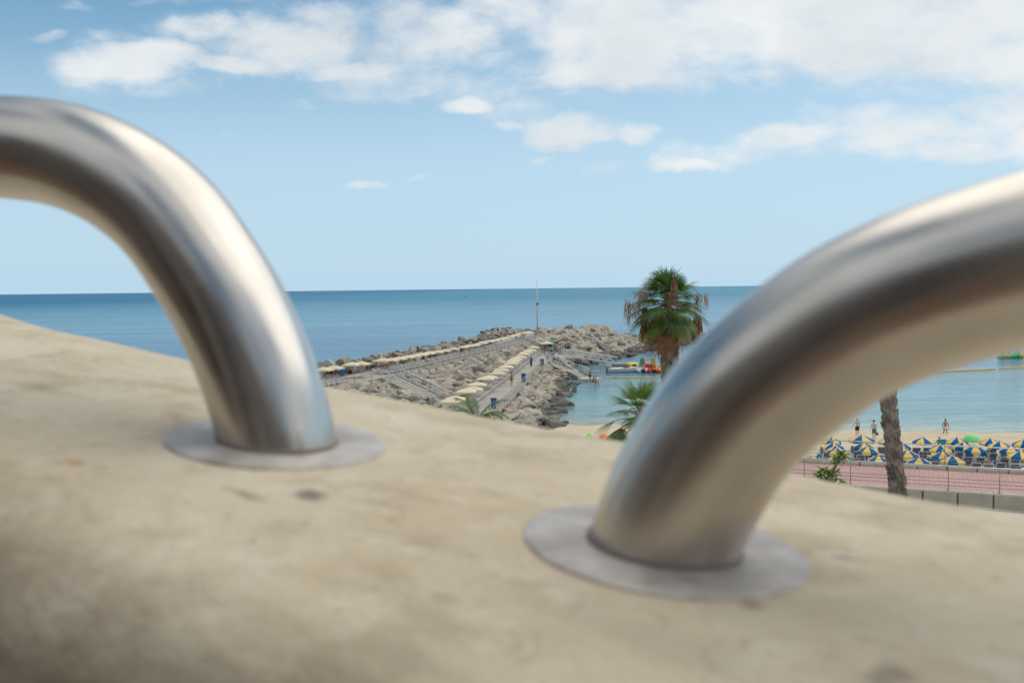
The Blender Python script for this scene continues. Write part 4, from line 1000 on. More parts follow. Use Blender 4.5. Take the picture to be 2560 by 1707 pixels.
for (u, v, lb, a_, b2, c_, rz) in ((1606, 931.5, 'white pedal boat with green slide and dark red ladder', M['white'], M['grn'], M['maroon'], .06),
                            (1634, 932, 'red pedal boat with lime slide and orange ladder between white and yellow ones', M['red'], M['lime'], M['orp'], -.03),
                            (1660, 931, 'yellow pedal boat with orange red slide beside the palm trunk', M['yell'], M['orange'], M['red'], .05)):
    p = P(u, v, 0); pedalo(lb, (p.x, p.y + 1.5, 0), rz, a_, b2, c_)
for (u, v, lb, a_, b2, c_) in ((1584, 918, 'yellow pedal boat hull partly hidden behind the white pedal boat', M['yell'], M['tan'], M['tan']),
                               (1620, 918.5, 'second red pedal boat moored behind the front row', M['red'], M['lime'], M['red']),
                               (1700, 929, 'pale pedal boat with tan slide showing right of the palm trunk', M['pinkc'], M['cream'], M['cream'])):
    p = P(u, v, 0)
    r = pedalo(lb, (p.x, p.y + 1.5, 0), .1, a_, b2, c_)
    if u < 1690:
        for c in list(r.children):
            if c.name.startswith(('slide', 'ladder', 'seat')): bpy.data.objects.remove(c)

# float lines
def floats(label, segs, r=.17, n_=40):
    o0 = segs[0][0]; root = thing('float_line', label, 'float line', o0)
    tot = sum((b_ - a).length for a, b_, _ in segs); mb = MB()
    pts = [segs[0][0] - o0] + [s_[1] - o0 for s_ in segs]
    mb.tube([p + Vector((0, 0, .03)) for p in pts], .03, 5); mb.build('rope', M['dark'], root)
    for a, b_, on in segs:
        if not on: continue
        L = (b_ - a).length; k_ = max(2, int(L / (tot / n_)))
        for i in range(k_):
            c = a - o0 + (b_ - a) * ((i + .5) / k_); dd = (b_ - a).normalized() * (L / k_ * .33)
            mb = MB(); mb.tube([c - dd, c - dd * .6, c + dd * .6, c + dd], [r * .45, r, r, r * .45], 8); mb.build('float', M['buoy'], root)
Q = lambda u, v: P(u, v, 0)
floats('line of yellow floats in front of the moored pedal boats', [(Q(1511, 945), Q(1532, 945), True), (Q(1532, 945), Q(1543, 945), False), (Q(1543, 945), Q(1720, 943.5), True)], .22, 52)
floats('line of yellow floats across the lagoon, below the green pedal boat', [(Q(2340, 930.5), Q(2470, 924.3), True), (Q(2470, 924.3), Q(2473, 924), False), (Q(2473, 924), Q(2487, 922.6), True)], .2, 60)
floats('second line of yellow floats leaving the right edge of the view', [(Q(2500, 922), Q(2610, 916), True)], .2, 44)

# green car shaped pedal boat
p = Q(2527, 894.5); gb = thing('car_pedal_boat', 'green car shaped pedal boat with yellow wheels carrying three people', 'pedal boat', p, 0)
mb = MB(); rings = []
for x_, w_, h_, z0_ in ((-2.6, .15, .25, .15), (-2.2, .55, .55, .0), (-1.2, .75, .75, -.05), (-.3, .8, .72, -.05), (.7, .8, .75, -.05), (1.2, .8, 1.05, -.05), (1.75, .78, 1.0, -.05), (2.05, .7, .7, 0), (2.15, .5, .4, .1)):
    rings.append([Vector((x_, -w_, z0_)), Vector((x_, w_, z0_)), Vector((x_, w_, h_ * .7)), Vector((x_, w_ * .8, h_)), Vector((x_, -w_ * .8, h_)), Vector((x_, -w_, h_ * .7))])
mb.loft(rings); mb.build('hull', M['grn'], gb)
for x_ in (-1.0, 1.65):
    for y_ in (-.82, .82):
        mb = MB(); ri = []
        for yy, rr_ in ((-.06, .46), (.06, .46)): ri.append([Vector((x_ + math.cos(t_) * rr_, y_ + yy, .38 + math.sin(t_) * rr_)) for t_ in [2 * math.pi * i / 16 for i in range(16)]])
        mb.loft(ri); wh = mb.build('wheel', M['yell'], gb)
        mb = MB()
        for i in range(5):
            t_ = 2 * math.pi * i / 5; mb.box((x_ + math.cos(t_) * .24, y_ + (-.07 if y_ < 0 else .07), .38 + math.sin(t_) * .24), (.12, .02, .12))
        mb.build('rim', M['dark'], wh)
mb = MB(); mb.loft([[Vector((x_, y_, z_)) for y_, z_ in ((-.25, z0_), (.25, z0_), (.25, z0_ + .08), (-.25, z0_ + .08))] for x_, z0_ in ((1.5, 1.05), (.9, 1.5), (.2, 2.1), (-.1, 2.25))]); mb.build('slide', M['yell'], gb)
# ------------------------------------------------------------ beach parasols and beds
def striped(label_, par):
    mb = MB(); n = 48; rr = 1.0
    rings = [(0.0, 2.30), (.5, 2.12), (.94, 1.93), (1.0, 1.87), (1.01, 1.72)]
    vs = [(0, 0, 2.30)]
    for r, z in rings[1:]:
        for i in range(n):
            a = 2 * math.pi * i / n; sc8 = 1 - .05 * abs(math.sin(a * 4)) if r > .4 else 1
            dz = -.03 * (1 - abs(math.cos(a * 4))) if r > .4 else 0
            vs.append((math.cos(a) * r * (.955 + .045 * abs(math.cos(a * 4))), math.sin(a) * r * (.955 + .045 * abs(math.cos(a * 4))), z + dz * 0))
    fs, mi = [], []
    for i in range(n): fs.append((0, 1 + i, 1 + (i + 1) % n)); mi.append((i // 6) % 2)
    for k_ in range(3):
        for i in range(n): fs.append((1 + k_ * n + i, 1 + (k_ + 1) * n + i, 1 + (k_ + 1) * n + (i + 1) % n, 1 + k_ * n + (i + 1) % n)); mi.append((i // 6) % 2)
    mb.add(vs, fs); mb.mi = mi
    o = mb.build('canopy', [M['blue'], M['yellow']], par)
    mb = MB(); mb.tube([(0, 0, 0), (0, 0, 2.28)], .025, 6); mb.build('pole', M['galv'], par)
    mb = MB(); mb.tube([(0, 0, 2.28), (0, 0, 2.36), (0, 0, 2.42)], [.05, .05, .02], 6); mb.build('finial', M['white'], par)
bpz = thing('striped_parasol', 'tmp', 'parasol'); striped('', bpz); bf = [True]
c5 = lambda x, y: (1980 + x / 6.03, 1020 + y / 6.03)
c6 = lambda x, y: (2240 + x / 5.6, 1020 + y / 5.6)
PAR = [(c5(1050, 390), 330 / 6.03, 'leftmost in the back row, just below the bather in black shorts'), (c5(1090, 472), 345 / 6.03, 'second behind the railing below the bather in patterned shorts'),
       (c5(600, 398), 300 / 6.03, 'half hidden by the right steel loop in the back row'), (c5(1450, 402), 320 / 6.03, 'back row, cut by the palm trunk on its left side'),
       (c5(622, 475), 335 / 6.03, 'second row, next to the right steel loop'), (c5(660, 525), 340 / 6.03, 'third row near the steel loop, mostly under another parasol'), (c5(680, 555), 345 / 6.03, 'third row, above the leafy shrub branch'),
       (c5(1145, 535), 350 / 6.03, 'third row, between shrub and palm trunk'), (c5(705, 650), 390 / 6.03, 'front row, directly behind the leafy shrub branch'),
       (c5(275, 682), 300 / 6.03, 'front row, blurred beside the steel loop'), (c5(1300, 665), 340 / 6.03, 'front row, touching the palm trunk on its left'),
       (c5(1640, 470), 330 / 6.03, 'back row, just right of the palm trunk'), (c5(1665, 545), 360 / 6.03, 'behind the top rail immediately right of the palm trunk'), (c5(1740, 590), 390 / 6.03, 'below the top rail immediately right of the palm trunk'),
       (c6(325, 645), 375 / 5.6, 'front row, second right of the palm trunk'), (c6(380, 370), 315 / 5.6, 'standing alone in the back row left of the wading bather'),
       (c6(855, 375), 330 / 5.6, 'back row, left of the plain green parasol'), (c6(1320, 385), 320 / 5.6, 'back row, right of the plain green parasol'), (c6(1785, 405), 320 / 5.6, 'back row, cut by the right edge of the view'),
       (c6(940, 438), 330 / 5.6, 'second row, below the plain green parasol'), (c6(1450, 425), 335 / 5.6, 'second row, with yellow valance left of the right edge'), (c6(620, 475), 355 / 5.6, 'crossing the top rail below the seated bather'),
       (c6(1105, 480), 340 / 5.6, 'crossing the top rail between two railing posts'), (c6(1612, 485), 350 / 5.6, 'crossing the top rail near the right edge'), (c6(1735, 560), 370 / 5.6, 'below the top rail at the right edge'),
       (c6(655, 565), 360 / 5.6, 'below the top rail, left of the front parasol'), (c6(790, 622), 390 / 5.6, 'nearest and largest, left of the tall railing post'), (c6(1860, 735), 380 / 5.6, 'front row, only its edge inside the right border')]
g_ = 'blue and yellow striped parasols on the beach'
def bw(u, v, z_):           # point at height z_ above the sand
    p = P(u, v, z_)
    for _ in range(4): p = P(u, v, sandz(p.x, p.y) + z_)
    return p
for i, ((u, v), w_, lb) in enumerate(PAR):
    p = bw(u, v, 2.36); sc_ = w_ * p.y / F / 2.0
    put(bpz, bf, (p.x, p.y, sandz(p.x, p.y) - .02), .39 + rnd.uniform(-.5, .5) + (.4 if i % 3 == 0 else 0), 'striped parasol, ' + lb, g_, (sc_ * .91, sc_ * .91, .96)) if not bf[0] else put(bpz, bf, (p.x, p.y, sandz(p.x, p.y)), .5, 'striped parasol, ' + lb, g_)
def plain(label, u, v, w_, m_, tilt=0):
    p = bw(u, v, 2.0); r = thing('plain_parasol', label, 'parasol', (p.x, p.y, sandz(p.x, p.y)), .2); mb = MB(); rr = w_ * p.y / F / 2
    vs = [(0, 0, 2.0)]
    for q_, z_ in ((.35, 1.96), (.7, 1.82), (.92, 1.62), (1.0, 1.42)):
        for i in range(24): a = 2 * math.pi * i / 24; vs.append((math.cos(a) * rr * q_ * (1 - .03 * (i % 3 == 0)), math.sin(a) * rr * q_, z_))
    fs = [(0, 1 + i, 1 + (i + 1) % 24) for i in range(24)]
    for k_ in range(3): fs += [(1 + k_ * 24 + i, 1 + (k_ + 1) * 24 + i, 1 + (k_ + 1) * 24 + (i + 1) % 24, 1 + k_ * 24 + (i + 1) % 24) for i in range(24)]
    mb.add(vs, fs, 0, True); mb.build('canopy', m_, r); mb = MB(); mb.tube([(0, 0, 0), (0, 0, 2.05)], .02, 6); mb.build('pole', M['galv'], r); return r
plain('plain light green parasol at the waterline among the striped ones', 2430, 1085, 44, M['green'])
plain('orange parasol on the sand below the palm fronds', 1510, 1084, 30, M['orange'])
plain('lime green parasol top just above the wall left of the orange one', 1474, 1081, 20, M['lime'])

bs = sunbed('beach_lounger', 'tmp', M['greyblue'], M['white'], back=58); sf = [True]
g_ = 'blue grey loungers on the beach'
BED = [c6(x, y) for x, y in [(460, 548), (300, 548), (395, 605), (90, 620), (775, 560), (890, 610), (905, 545), (1050, 595), (1235, 575), (1370, 560), (1365, 625), (1185, 680), (1035, 685), (1530, 600), (1535, 680), (1700, 680), (560, 740), (730, 735), (700, 690), (1320, 775), (1680, 775), (90, 725), (255, 730), (1780, 660), (1150, 760), (1480, 760), (900, 760), (420, 740)]]
BED += [c5(x, y) for x, y in [(550, 640), (1010, 648), (1170, 640), (1050, 700), (960, 565), (1370, 580), (500, 585), (1240, 745), (480, 745), (640, 750), (960, 750), (1340, 700), (270, 745)]]
for i, (u, v) in enumerate(BED):
    p = bw(u, v, .95)
    put(bs, sf, (p.x, p.y + .55, sandz(p.x, p.y)), math.atan2(pt.y, pt.x) + .25 + rnd.uniform(-.12, .12), 'blue grey lounger with white frame seen from its raised back, among the striped parasols', g_)
# folded blue cushions lying by the loungers
cu = MB(); cu.loft([[Vector((x * s_, y * s_, z)) for x, y in ((-.35, -.25), (.35, -.25), (.35, .25), (-.35, .25))] for z, s_ in ((0, .95), (.1, 1.05), (.3, 1.0), (.38, .8))]); cu = cu.build('folded_cushion', M['blue'])
cl_ = [c6(x, y) for x, y in [(610, 715), (925, 720), (1150, 605), (1290, 665), (1430, 735), (1100, 725), (500, 700), (1580, 805)]] + [c5(x, y) for x, y in [(460, 700), (960, 765), (1120, 715), (930, 605), (1170, 775), (300, 760)]]
for i, (u, v) in enumerate(cl_):
    p = bw(u, v, .5); o = cu if i == 0 else cu.copy()
    if i: COL.objects.link(o)
    o.location = (p.x, p.y, sandz(p.x, p.y) + .12); o.rotation_euler = (0, 0, rnd.uniform(0, 3)); tag(o, 'folded bright blue cushion lying between the beach loungers', 'cushion', 'folded blue cushions on the beach')

# ------------------------------------------------------------ people
def figure(pose):
    """joint positions of a 1.76 m body facing +Y, seat or soles at z = 0"""
    g = dict(lean=0, th=(0, 0), kn=(0, 0), sh=(5, 5), out=(10, 10), el=(12, 12), turn=0, hz=None); g.update(pose)
    J = {}; ca = R(g['lean'])
    pel = Vector((0, 0, .95 if g['hz'] is None else g['hz']))
    def U_(x, y, z): v = Vector((x, y, z)); return pel + Vector((v.x, v.y * math.cos(ca) + v.z * math.sin(ca), v.z * math.cos(ca) - v.y * math.sin(ca)))
    J['pel'] = (pel, (.15, .105)); J['waist'] = (U_(0, 0, .16), (.135, .095)); J['chest'] = (U_(0, .01, .36), (.165, .115)); J['uch'] = (U_(0, 0, .46), (.14, .09))
    J['neck'] = (U_(0, .0, .55), (.056, .056)); J['hd0'] = (U_(0, .02, .62), (.065, .075)); J['hd1'] = (U_(0, .03, .70), (.08, .098)); J['hd2'] = (U_(0, .015, .775), (.06, .075))
    J['nose'] = (U_(0, .125, .685), (.014, .014)); J['earL'] = (U_(-.085, .015, .69), (.012, .02)); J['earR'] = (U_(.085, .015, .69), (.012, .02))
    for k_, s_ in enumerate((-1, 1)):
        n = 'LR'[k_]; hip = pel + Vector((s_ * .09, 0, -.05)); a = R(g['th'][k_]); b_ = a - R(g['kn'][k_])
        kne = hip + Vector((s_ * .02, math.sin(a), -math.cos(a))) * .43; ank = kne + Vector((0, math.sin(b_), -math.cos(b_))) * .41
        J['hip' + n] = (hip, (.088, .095)); J['thi' + n] = (hip.lerp(kne, .45), (.078, .082)); J['kne' + n] = (kne, (.054, .056)); J['cal' + n] = (kne.lerp(ank, .3), (.056, .06)); J['ank' + n] = (ank, (.036, .038))
        fd = Vector((0, math.cos(min(b_, .0) * .3 + max(b_, 0)), math.sin(max(b_, 0)))); J['foo' + n] = (ank + fd * .10 + Vector((0, 0, -.045)) * math.cos(max(b_, 0)), (.04, .028)); J['toe' + n] = (ank + fd * .19 + Vector((0, 0, -.055)) * math.cos(max(b_, 0)), (.036, .016))
        sh = U_(s_ * .19, 0, .45); a = R(g['sh'][k_]); o = R(g['out'][k_]) * s_; e = a + R(g['el'][k_])
        elb = sh + Vector((math.sin(o), math.sin(a) * math.cos(o), -math.cos(a) * math.cos(o))) * .29
        wri = elb + Vector((math.sin(o) * .6, math.sin(e), -math.cos(e))).normalized() * .25; dr = (wri - elb).normalized()
        J['sho' + n] = (sh, (.058, .058)); J['elb' + n] = (elb, (.041, .041)); J['far' + n] = (elb.lerp(wri, .25), (.042, .042)); J['wri' + n] = (wri, (.026, .022)); J['pal' + n] = (wri + dr * .07, (.018, .034))
        for f in range(4): J['fi%d%s' % (f, n)] = (wri + dr * (.10 + .005 * f) + Vector((0, (f - 1.5) * .022, 0)), (.009, .009)); J['ft%d%s' % (f, n)] = (wri + dr * (.155 + (.012, .02, .014, -.006)[f]) + Vector((-s_ * .02, (f - 1.5) * .024, 0)), (.007, .007))
        J['thu' + n] = (wri + dr * .05 + Vector((-s_ * .01, .035, 0)), (.011, .011)); J['tht' + n] = (wri + dr * .09 + Vector((-s_ * .02, .06, 0)), (.009, .009))
    return J
EDG = [('pel', 'waist'), ('waist', 'chest'), ('chest', 'uch'), ('uch', 'neck'), ('neck', 'hd0'), ('hd0', 'hd1'), ('hd1', 'hd2'), ('hd1', 'nose'), ('hd1', 'earL'), ('hd1', 'earR')]
for n in 'LR':
    EDG += [('pel', 'hip' + n), ('hip' + n, 'thi' + n), ('thi' + n, 'kne' + n), ('kne' + n, 'cal' + n), ('cal' + n, 'ank' + n), ('ank' + n, 'foo' + n), ('foo' + n, 'toe' + n), ('uch', 'sho' + n), ('sho' + n, 'elb' + n), ('elb' + n, 'far' + n), ('far' + n, 'wri' + n), ('wri' + n, 'pal' + n), ('wri' + n, 'thu' + n), ('thu' + n, 'tht' + n)]
    for f in range(4): EDG += [('pal' + n, 'fi%d%s' % (f, n)), ('fi%d%s' % (f, n), 'ft%d%s' % (f, n))]
BODY = {}
def body_mesh(key, J):
    if key in BODY: return BODY[key]
    names = list(J); idx = {n: i for i, n in enumerate(names)}
    me = bpy.data.meshes.new('skeleton'); me.from_pydata([J[n][0] for n in names], [(idx[a], idx[b_]) for a, b_ in EDG], [])
    o = bpy.data.objects.new('skeleton', me); COL.objects.link(o)
    md = o.modifiers.new('skin', 'SKIN'); md.use_smooth_shade = True
    for i, n in enumerate(names): me.skin_vertices[0].data[i].radius = J[n][1]; me.skin_vertices[0].data[i].use_root = (n == 'pel')
    sb = o.modifiers.new('sub', 'SUBSURF'); sb.levels = 1; sb.render_levels = 1
    dg = bpy.context.evaluated_depsgraph_get(); dg.update(); ev = o.evaluated_get(dg); res = bpy.data.meshes.new_from_object(ev)
    res.name = 'body'; bpy.data.objects.remove(o); BODY[key] = res; return res
def person(label, loc, rz, pose, key, skin='skin', hair='hair', wear=(), scale=1.0, longhair=False, group=None):
    J = figure(pose); r = thing('person', label, 'person', loc, rz, group); r.scale = (scale,) * 3
    me = body_mesh(key, J).copy(); me.materials.clear(); me.materials.append(M[skin]); b_ = bpy.data.objects.new('body', me); COL.objects.link(b_); b_.parent = r
    g = lambda n: J[n][0]
    if hair:
        mb = MB(); u_ = (g('hd2') - g('hd0')).normalized(); f_ = Vector((0, u_.z, -u_.y)); c = g('hd1') + u_ * .035 - f_ * .015; bm = bmesh.new(); bmesh.ops.create_uvsphere(bm, u_segments=12, v_segments=8, radius=1)
        mx = Matrix((Vector((1, 0, 0)) * .092, f_ * .112, u_ * .095)).transposed(); vs = [mx @ v.co + c for v in bm.verts]
        fs = [tuple(v.index for v in f.verts) for f in bm.faces if not ((f.calc_center_median().y > .35 and f.calc_center_median().z < .35) or f.calc_center_median().z < -.55)]; bm.free()
        mb.add(vs, fs, 0, True)
        if longhair: mb.tube([g('hd1') - f_ * .06, g('neck') - f_ * .09, g('uch') - f_ * .11], [.09, .085, .04], 8)
        mb.build('hair', M[hair], r)
    for kind, m_ in wear:
        mb = MB()
        if kind in ('shorts', 'briefs', 'trousers'):
            top = g('pel').lerp(g('waist'), .45); lo = {'shorts': .62, 'briefs': .12, 'trousers': 1}[kind]
            mb.tube([top, g('pel'), g('pel').lerp((g('hipL') + g('hipR')) / 2, 1.0) - (g('waist') - g('pel')) * .25], [.155, .178, .165], 12, flat=.74)
            for n in 'LR':
                if kind == 'trousers': mb.tube([g('hip' + n), g('thi' + n), g('kne' + n), g('cal' + n), g('ank' + n)], [.108, .1, .078, .075, .065], 8)
                else: mb.tube([g('hip' + n), g('hip' + n).lerp(g('kne' + n), lo)], [.107, .108 if kind == 'shorts' else .09], 9)
        elif kind == 'shirt':
            mb.tube([g('pel'), g('waist'), g('chest'), g('uch'), g('neck').lerp(g('uch'), .4)], [.17, .16, .195, .17, .07], 12, flat=.72)
            for n in 'LR': mb.tube([g('uch').lerp(g('sho' + n), .6), g('sho' + n), g('sho' + n).lerp(g('elb' + n), .75)], [.075, .078, .065], 8)
        elif kind == 'bikini': mb.tube([g('chest').lerp(g('waist'), .12), g('chest').lerp(g('uch'), .3)], [.178, .18], 12, flat=.74)
        elif kind == 'cap': u_ = (g('hd2') - g('hd0')).normalized(); mb.tube([g('hd1') + u_ * .03, g('hd2') + u_ * .01, g('hd2') + u_ * .055], [.108, .09, .03], 10); mb.box(g('hd1') + u_ * .045 + Vector((0, .12, 0)), (.13, .12, .015))
        mb.build({'shirt': 'shirt', 'shorts': 'shorts', 'briefs': 'swim_briefs', 'trousers': 'trousers', 'bikini': 'bikini_top', 'cap': 'cap'}[kind], M[m_], r)
    return r
STAND = dict(); WALK = dict(th=(22, -14), kn=(10, 22), sh=(-18, 20), el=(10, 25)); SIT = dict(hz=.13, th=(88, 85), kn=(70, 78), sh=(30, 25), el=(45, 40), lean=-5)
LIE = dict(hz=.14, lean=-52, th=(92, 100), kn=(14, 52), sh=(30, 40), el=(20, 50), out=(16, 20)); HIPS = dict(sh=(-8, 14), out=(32, 12), el=(60, 30))
p = P(2143, 1092, 0.05); person('man in black swim shorts and cap, seen from behind at the water', p, .1, dict(out=(28, 14), el=(55, 25), sh=(-6, 10)), 'hips', 'skinpale', None, (('shorts', 'black'), ('cap', 'tan')), 1.0)
p = P(2185, 1099.6, .12); pa = person('man in patterned blue swim shorts holding a bag, seen from behind', p, .15, dict(out=(14, 12), lean=4), 'stand2', 'skinpale', 'hair', (('shorts', 'floral'),), 1.04)
mb = MB(); mb.tube([(0, 0, 0), (0, 0, .03), (0, 0, .22), (0, 0, .28)], [.1, .14, .13, .06], 8, flat=.5); mb.beam((0, 0, .27), (0, 0, .45), .015, .03); o = mb.build('bag', M['floral']); o.location = (p.x + .30, p.y + .06, .42 + .12); tag(o, 'small teal bag held by the man in patterned shorts', 'bag')
p = P(2363, 1096, -.45); person('tanned man in white swim briefs wading towards the beach', (p.x, p.y, -.35), math.pi, dict(WALK, out=(24, 24)), 'wade', 'skintan', 'hair', (('briefs', 'whitec'),), 1.0)
p = bw(2348, 1103, .9); person('bald person seated in a teal beach chair facing the water', (p.x, p.y, .42 + sandz(p.x, p.y)), .1, SIT, 'sit', 'skin', None, (('shorts', 'navy'),))
ch = thing('beach_chair', 'teal folding beach chair with wide back at the waterline', 'beach chair', (p.x, p.y, sandz(p.x, p.y)), .1)
mb = MB(); mb.box((0, 0, .40), (.62, .55, .05)); mb.build('seat', M['teal'], ch); mb = MB(); mb.box((0, -.36, .78), (.72, .05, .75), mtx=Matrix.Rotation(R(14), 3, 'X')); mb.build('backrest', M['teal'], ch)
mb = MB()
for s_ in (-.32, .32): mb.beam((s_, -.3, 0), (s_, .28, .62), .03, .03); mb.beam((s_, .3, 0), (s_, -.3, .5), .03, .03); mb.beam((s_, -.35, .6), (s_, .28, .6), .04, .03)
mb.build('frame', M['galv'], ch)
p = bw(2378, 1107, .4); person('person in pink lying on the sand behind the striped parasols', (p.x, p.y, sandz(p.x, p.y)), -1.3, LIE, 'lie', 'skin', 'hair', (('bikini', 'pinkc'), ('briefs', 'pinkc')))
p = bw(2556, 1110, .9); person('dark haired person sitting at the right edge of the beach', (p.x, p.y, sandz(p.x, p.y) + .1), .3, SIT, 'sit', 'skintan', 'hair', (('shirt', 'black'), ('shorts', 'black')))
p = P(1279, 965.5, ZL); person('tanned bather in blue briefs walking out along the lower deck', p, -.1, WALK, 'walk', 'skintan', 'hair', (('briefs', 'navy'),))
p = P(1328, 916.2, ZL); person('man in blue shirt and dark trousers standing on the lower deck', p, -.7, dict(out=(12, 16), el=(20, 50)), 'stand3', 'skintan', 'hair', (('shirt', 'shirtblue'), ('trousers', 'navy')), 1.02)
p = P(1475.4, 952.5, .45); person('man in dark swim shorts standing on the bathing platform', p, .5, dict(out=(20, 30), el=(20, 70), sh=(5, 40)), 'stand4', 'skintan', 'hair', (('shorts', 'navy'),))
p = P(1482, 954.5, .45); person('tanned person sitting on the platform edge, left of two', p, -1.0, dict(SIT, lean=18), 'sit2', 'skintan', 'hair', (('briefs', 'navy'),))
p = P(1488, 955.5, .45); person('person sitting at the outer corner of the bathing platform', p, -1.6, dict(SIT, lean=10), 'sit3', 'skin', 'hair', (('briefs', 'redc'),))
def lounge(label, x, y, z, rz, skin, wear, towel=None, longhair=False, group=None):
    c_, s_ = math.cos(rz), math.sin(rz); person(label, (x + s_ * .28, y - c_ * .28, z + .29), rz, dict(LIE, lean=-48), 'lie2', skin, 'hair', wear, 1.0, longhair, group)
    if towel:
        mb = MB(); mb.loft([[Vector((x_, y_, z_)) for x_, z_ in ((-.34, z0), (.34, z0), (.34, z0 + .03), (-.34, z0 + .03))] for y_, z0 in ((-.85, .78), (-.28, .375), (.2, .37), (.97, .375))], smooth=False)
        o = mb.build('towel', M[towel]); o.location = (x, y, z); o.rotation_euler = (0, 0, rz); tag(o, {'redc': 'red and pink', 'pinkc': 'pink', 'blue': 'bright blue', 'lightblue': 'light blue'}[towel] + ' towel on a sunbed under ' + label.split(',')[0], 'towel')
rzl = -math.pi / 2 + .12
for yy, lb, sk, we, tw in ((104 + 1.12 * 28, 'woman in dark bikini sunbathing, near the walking bather', 'skinpale', (('briefs', 'navy'), ('bikini', 'navy')), 'pinkc'), (104 + 1.12 * 39, 'sunbather with raised knee, behind the walking bather', 'skin', (('shorts', 'lightblue'),), 'blue')):
    lounge(lb, lf(yy) - .98, yy, ZL, rzl, sk, we, tw, 'woman' in lb)
# on the upper deck
rzu = -math.pi / 2 + .3
b1 = P(950, 929, ZU); b2_ = P(962, 928, ZU)
for b__, lb, sk in ((b1, 'red tanned sunbather, left of two at the stair head', 'skintan'), (b2_, 'tanned sunbather with drawn up knees, right of two at the stair head', 'skintan')):
    put(bb, fb, (b__.x, b__.y, ZU), math.pi * .55, 'occupied sunbed at the stair head under ' + lb.split(',')[0] + (' on the left' if b__ is b1 else ' on the right'), None)
    lounge(lb, b__.x, b__.y, ZU, math.pi * .55, sk, (('shorts', 'redc'),), 'lightblue' if b__ is b2_ else None)
p = P(974.5, 916, ZU + .2); person('tanned person in dark shorts standing behind the parasols near the stair head', p, 2.6, STAND, 'stand', 'skintan', 'hair', (('shorts', 'black'),))
p = P(992.5, 914, ZU + .2); person('person in black shirt and white trousers standing beside the tanned one', p, 3.0, STAND, 'stand', 'skin', 'hairgrey', (('shirt', 'black'), ('trousers', 'whitec')), .98)
p = P(1144, 891, ZU); person('person in red shirt and light blue trousers on the upper deck', p, -.3, WALK, 'walk', 'skin', 'hair', (('shirt', 'redc'), ('trousers', 'lightblue')))
p = P(1152.5, 887, ZU); person('person in black clothes walking beside the red shirt', p, -.3, STAND, 'stand', 'skin', 'hair', (('shirt', 'black'), ('trousers', 'navy')))
p = P(1305.5, 858, ZU - .3); person('worker in hi vis yellow top at the small far stairs', p, 2.5, dict(lean=22, sh=(40, 30)), 'bend', 'skin', 'hair', (('shirt', 'hivis'), ('trousers', 'navy')))
p = P(1245, 829, 5.3); person('person in dark top sitting on the seaward boulders', p, 0, SIT, 'sit', 'skinpale', 'hair', (('shirt', 'black'), ('shorts', 'whitec')))
k = 0
for yy in (146, 150, 164, 167, 176, 183):
    lounge(['sunbather lying on the upper deck, nearest behind the railing', 'sunbather in red trunks on the upper deck, second from the near end', 'pale sunbather in the middle of the upper deck row',
            'sunbather beside the pale one in the middle of the upper deck', 'sunbather by the left upper deck bin', 'farthest sunbather lying on the upper deck'][k], eu(yy) - 1.7, yy, ZU, rzu, ('skintan', 'skin', 'skinpale')[k % 3], (('shorts', ('navy', 'redc', 'lightblue')[k % 3]),), None); k += 1
for k, (x_, lb) in enumerate(((-1.75, 'rearmost person on the green pedal boat'), (-.55, 'middle person on the green pedal boat'), (.45, 'front person on the green pedal boat'))):
    person(lb, (gb.location.x + x_, gb.location.y - .1, .62), -1.45, dict(SIT, hz=.13), 'sit', ('skintan', 'skin', 'skinpale')[k], 'hair', (('shirt', ('navy', 'lightblue', 'whitec')[k]),))
p = P(1773, 838, 1.6); person('small pinkish bather standing on the far breakwater arm', p, 0, STAND, 'stand', 'skin', 'hair', (('shorts', 'redc'),))

# ------------------------------------------------------------ palms
def frond(par, base, az, el, pet, rad, m_, droop=.5, n=26, spread=125, seed=0, fold=.15):
    rn = random.Random(seed); d = Vector((math.cos(az) * math.cos(el), math.sin(az) * math.cos(el), math.sin(el))); side = Vector((-math.sin(az), math.cos(az), 0))
    mb = MB(); pts = []
    for i in range(6):
        t = i / 5; pts.append(base + d * pet * t + Vector((0, 0, -1)) * droop * .35 * pet * t * t)
    tip = pts[-1]; fd = (pts[-1] - pts[-2]).normalized(); fd = (fd + Vector((0, 0, -droop * .35))).normalized(); nrm = side.cross(fd)
    mb.tube(pts, [.028, .024, .02, .018, .016, .014], 5, mi=1)
    for i in range(n):
        a = R(-spread + 2 * spread * i / (n - 1)); l = rad * (1 - .28 * abs(a / R(spread)) ** 1.5) * rn.uniform(.88, 1.05)
        dd = fd * math.cos(a) + side * math.sin(a) + nrm * fold * (abs(math.sin(a))); dd.normalize(); w_ = l * math.sin(2 * R(spread) / (n - 1)) * .46
        sp_ = nrm.cross(dd).normalized(); vs = []
        hang = droop * rn.uniform(.7, 1.5)
        for k_, (t, ww) in enumerate(((0, .15), (.35, 1.0), (.62, .85), (.82, .5), (1.0, .06))):
            c = tip + dd * l * t * (1 - .12 * hang * max(0, t - .5)); sag = max(0, t - .45); c.z -= l * hang * sag * sag * 1.5
            wv = sp_ * w_ * ww * .5 * (.45 + .55 * min(1, t * 2.2) if k_ < 2 else 1); rid = nrm * w_ * .10 * ww * (1 if i % 2 else -1)
            vs += [c - wv, c + rid, c + wv]
        fs = [(3 * k_ + j, 3 * k_ + 3 + j, 3 * k_ + 4 + j, 3 * k_ + 1 + j) for k_ in range(4) for j in range(2)]
        mb.add(vs, fs, 0)
    return mb.build('frond', [m_, M['petiole']], par)
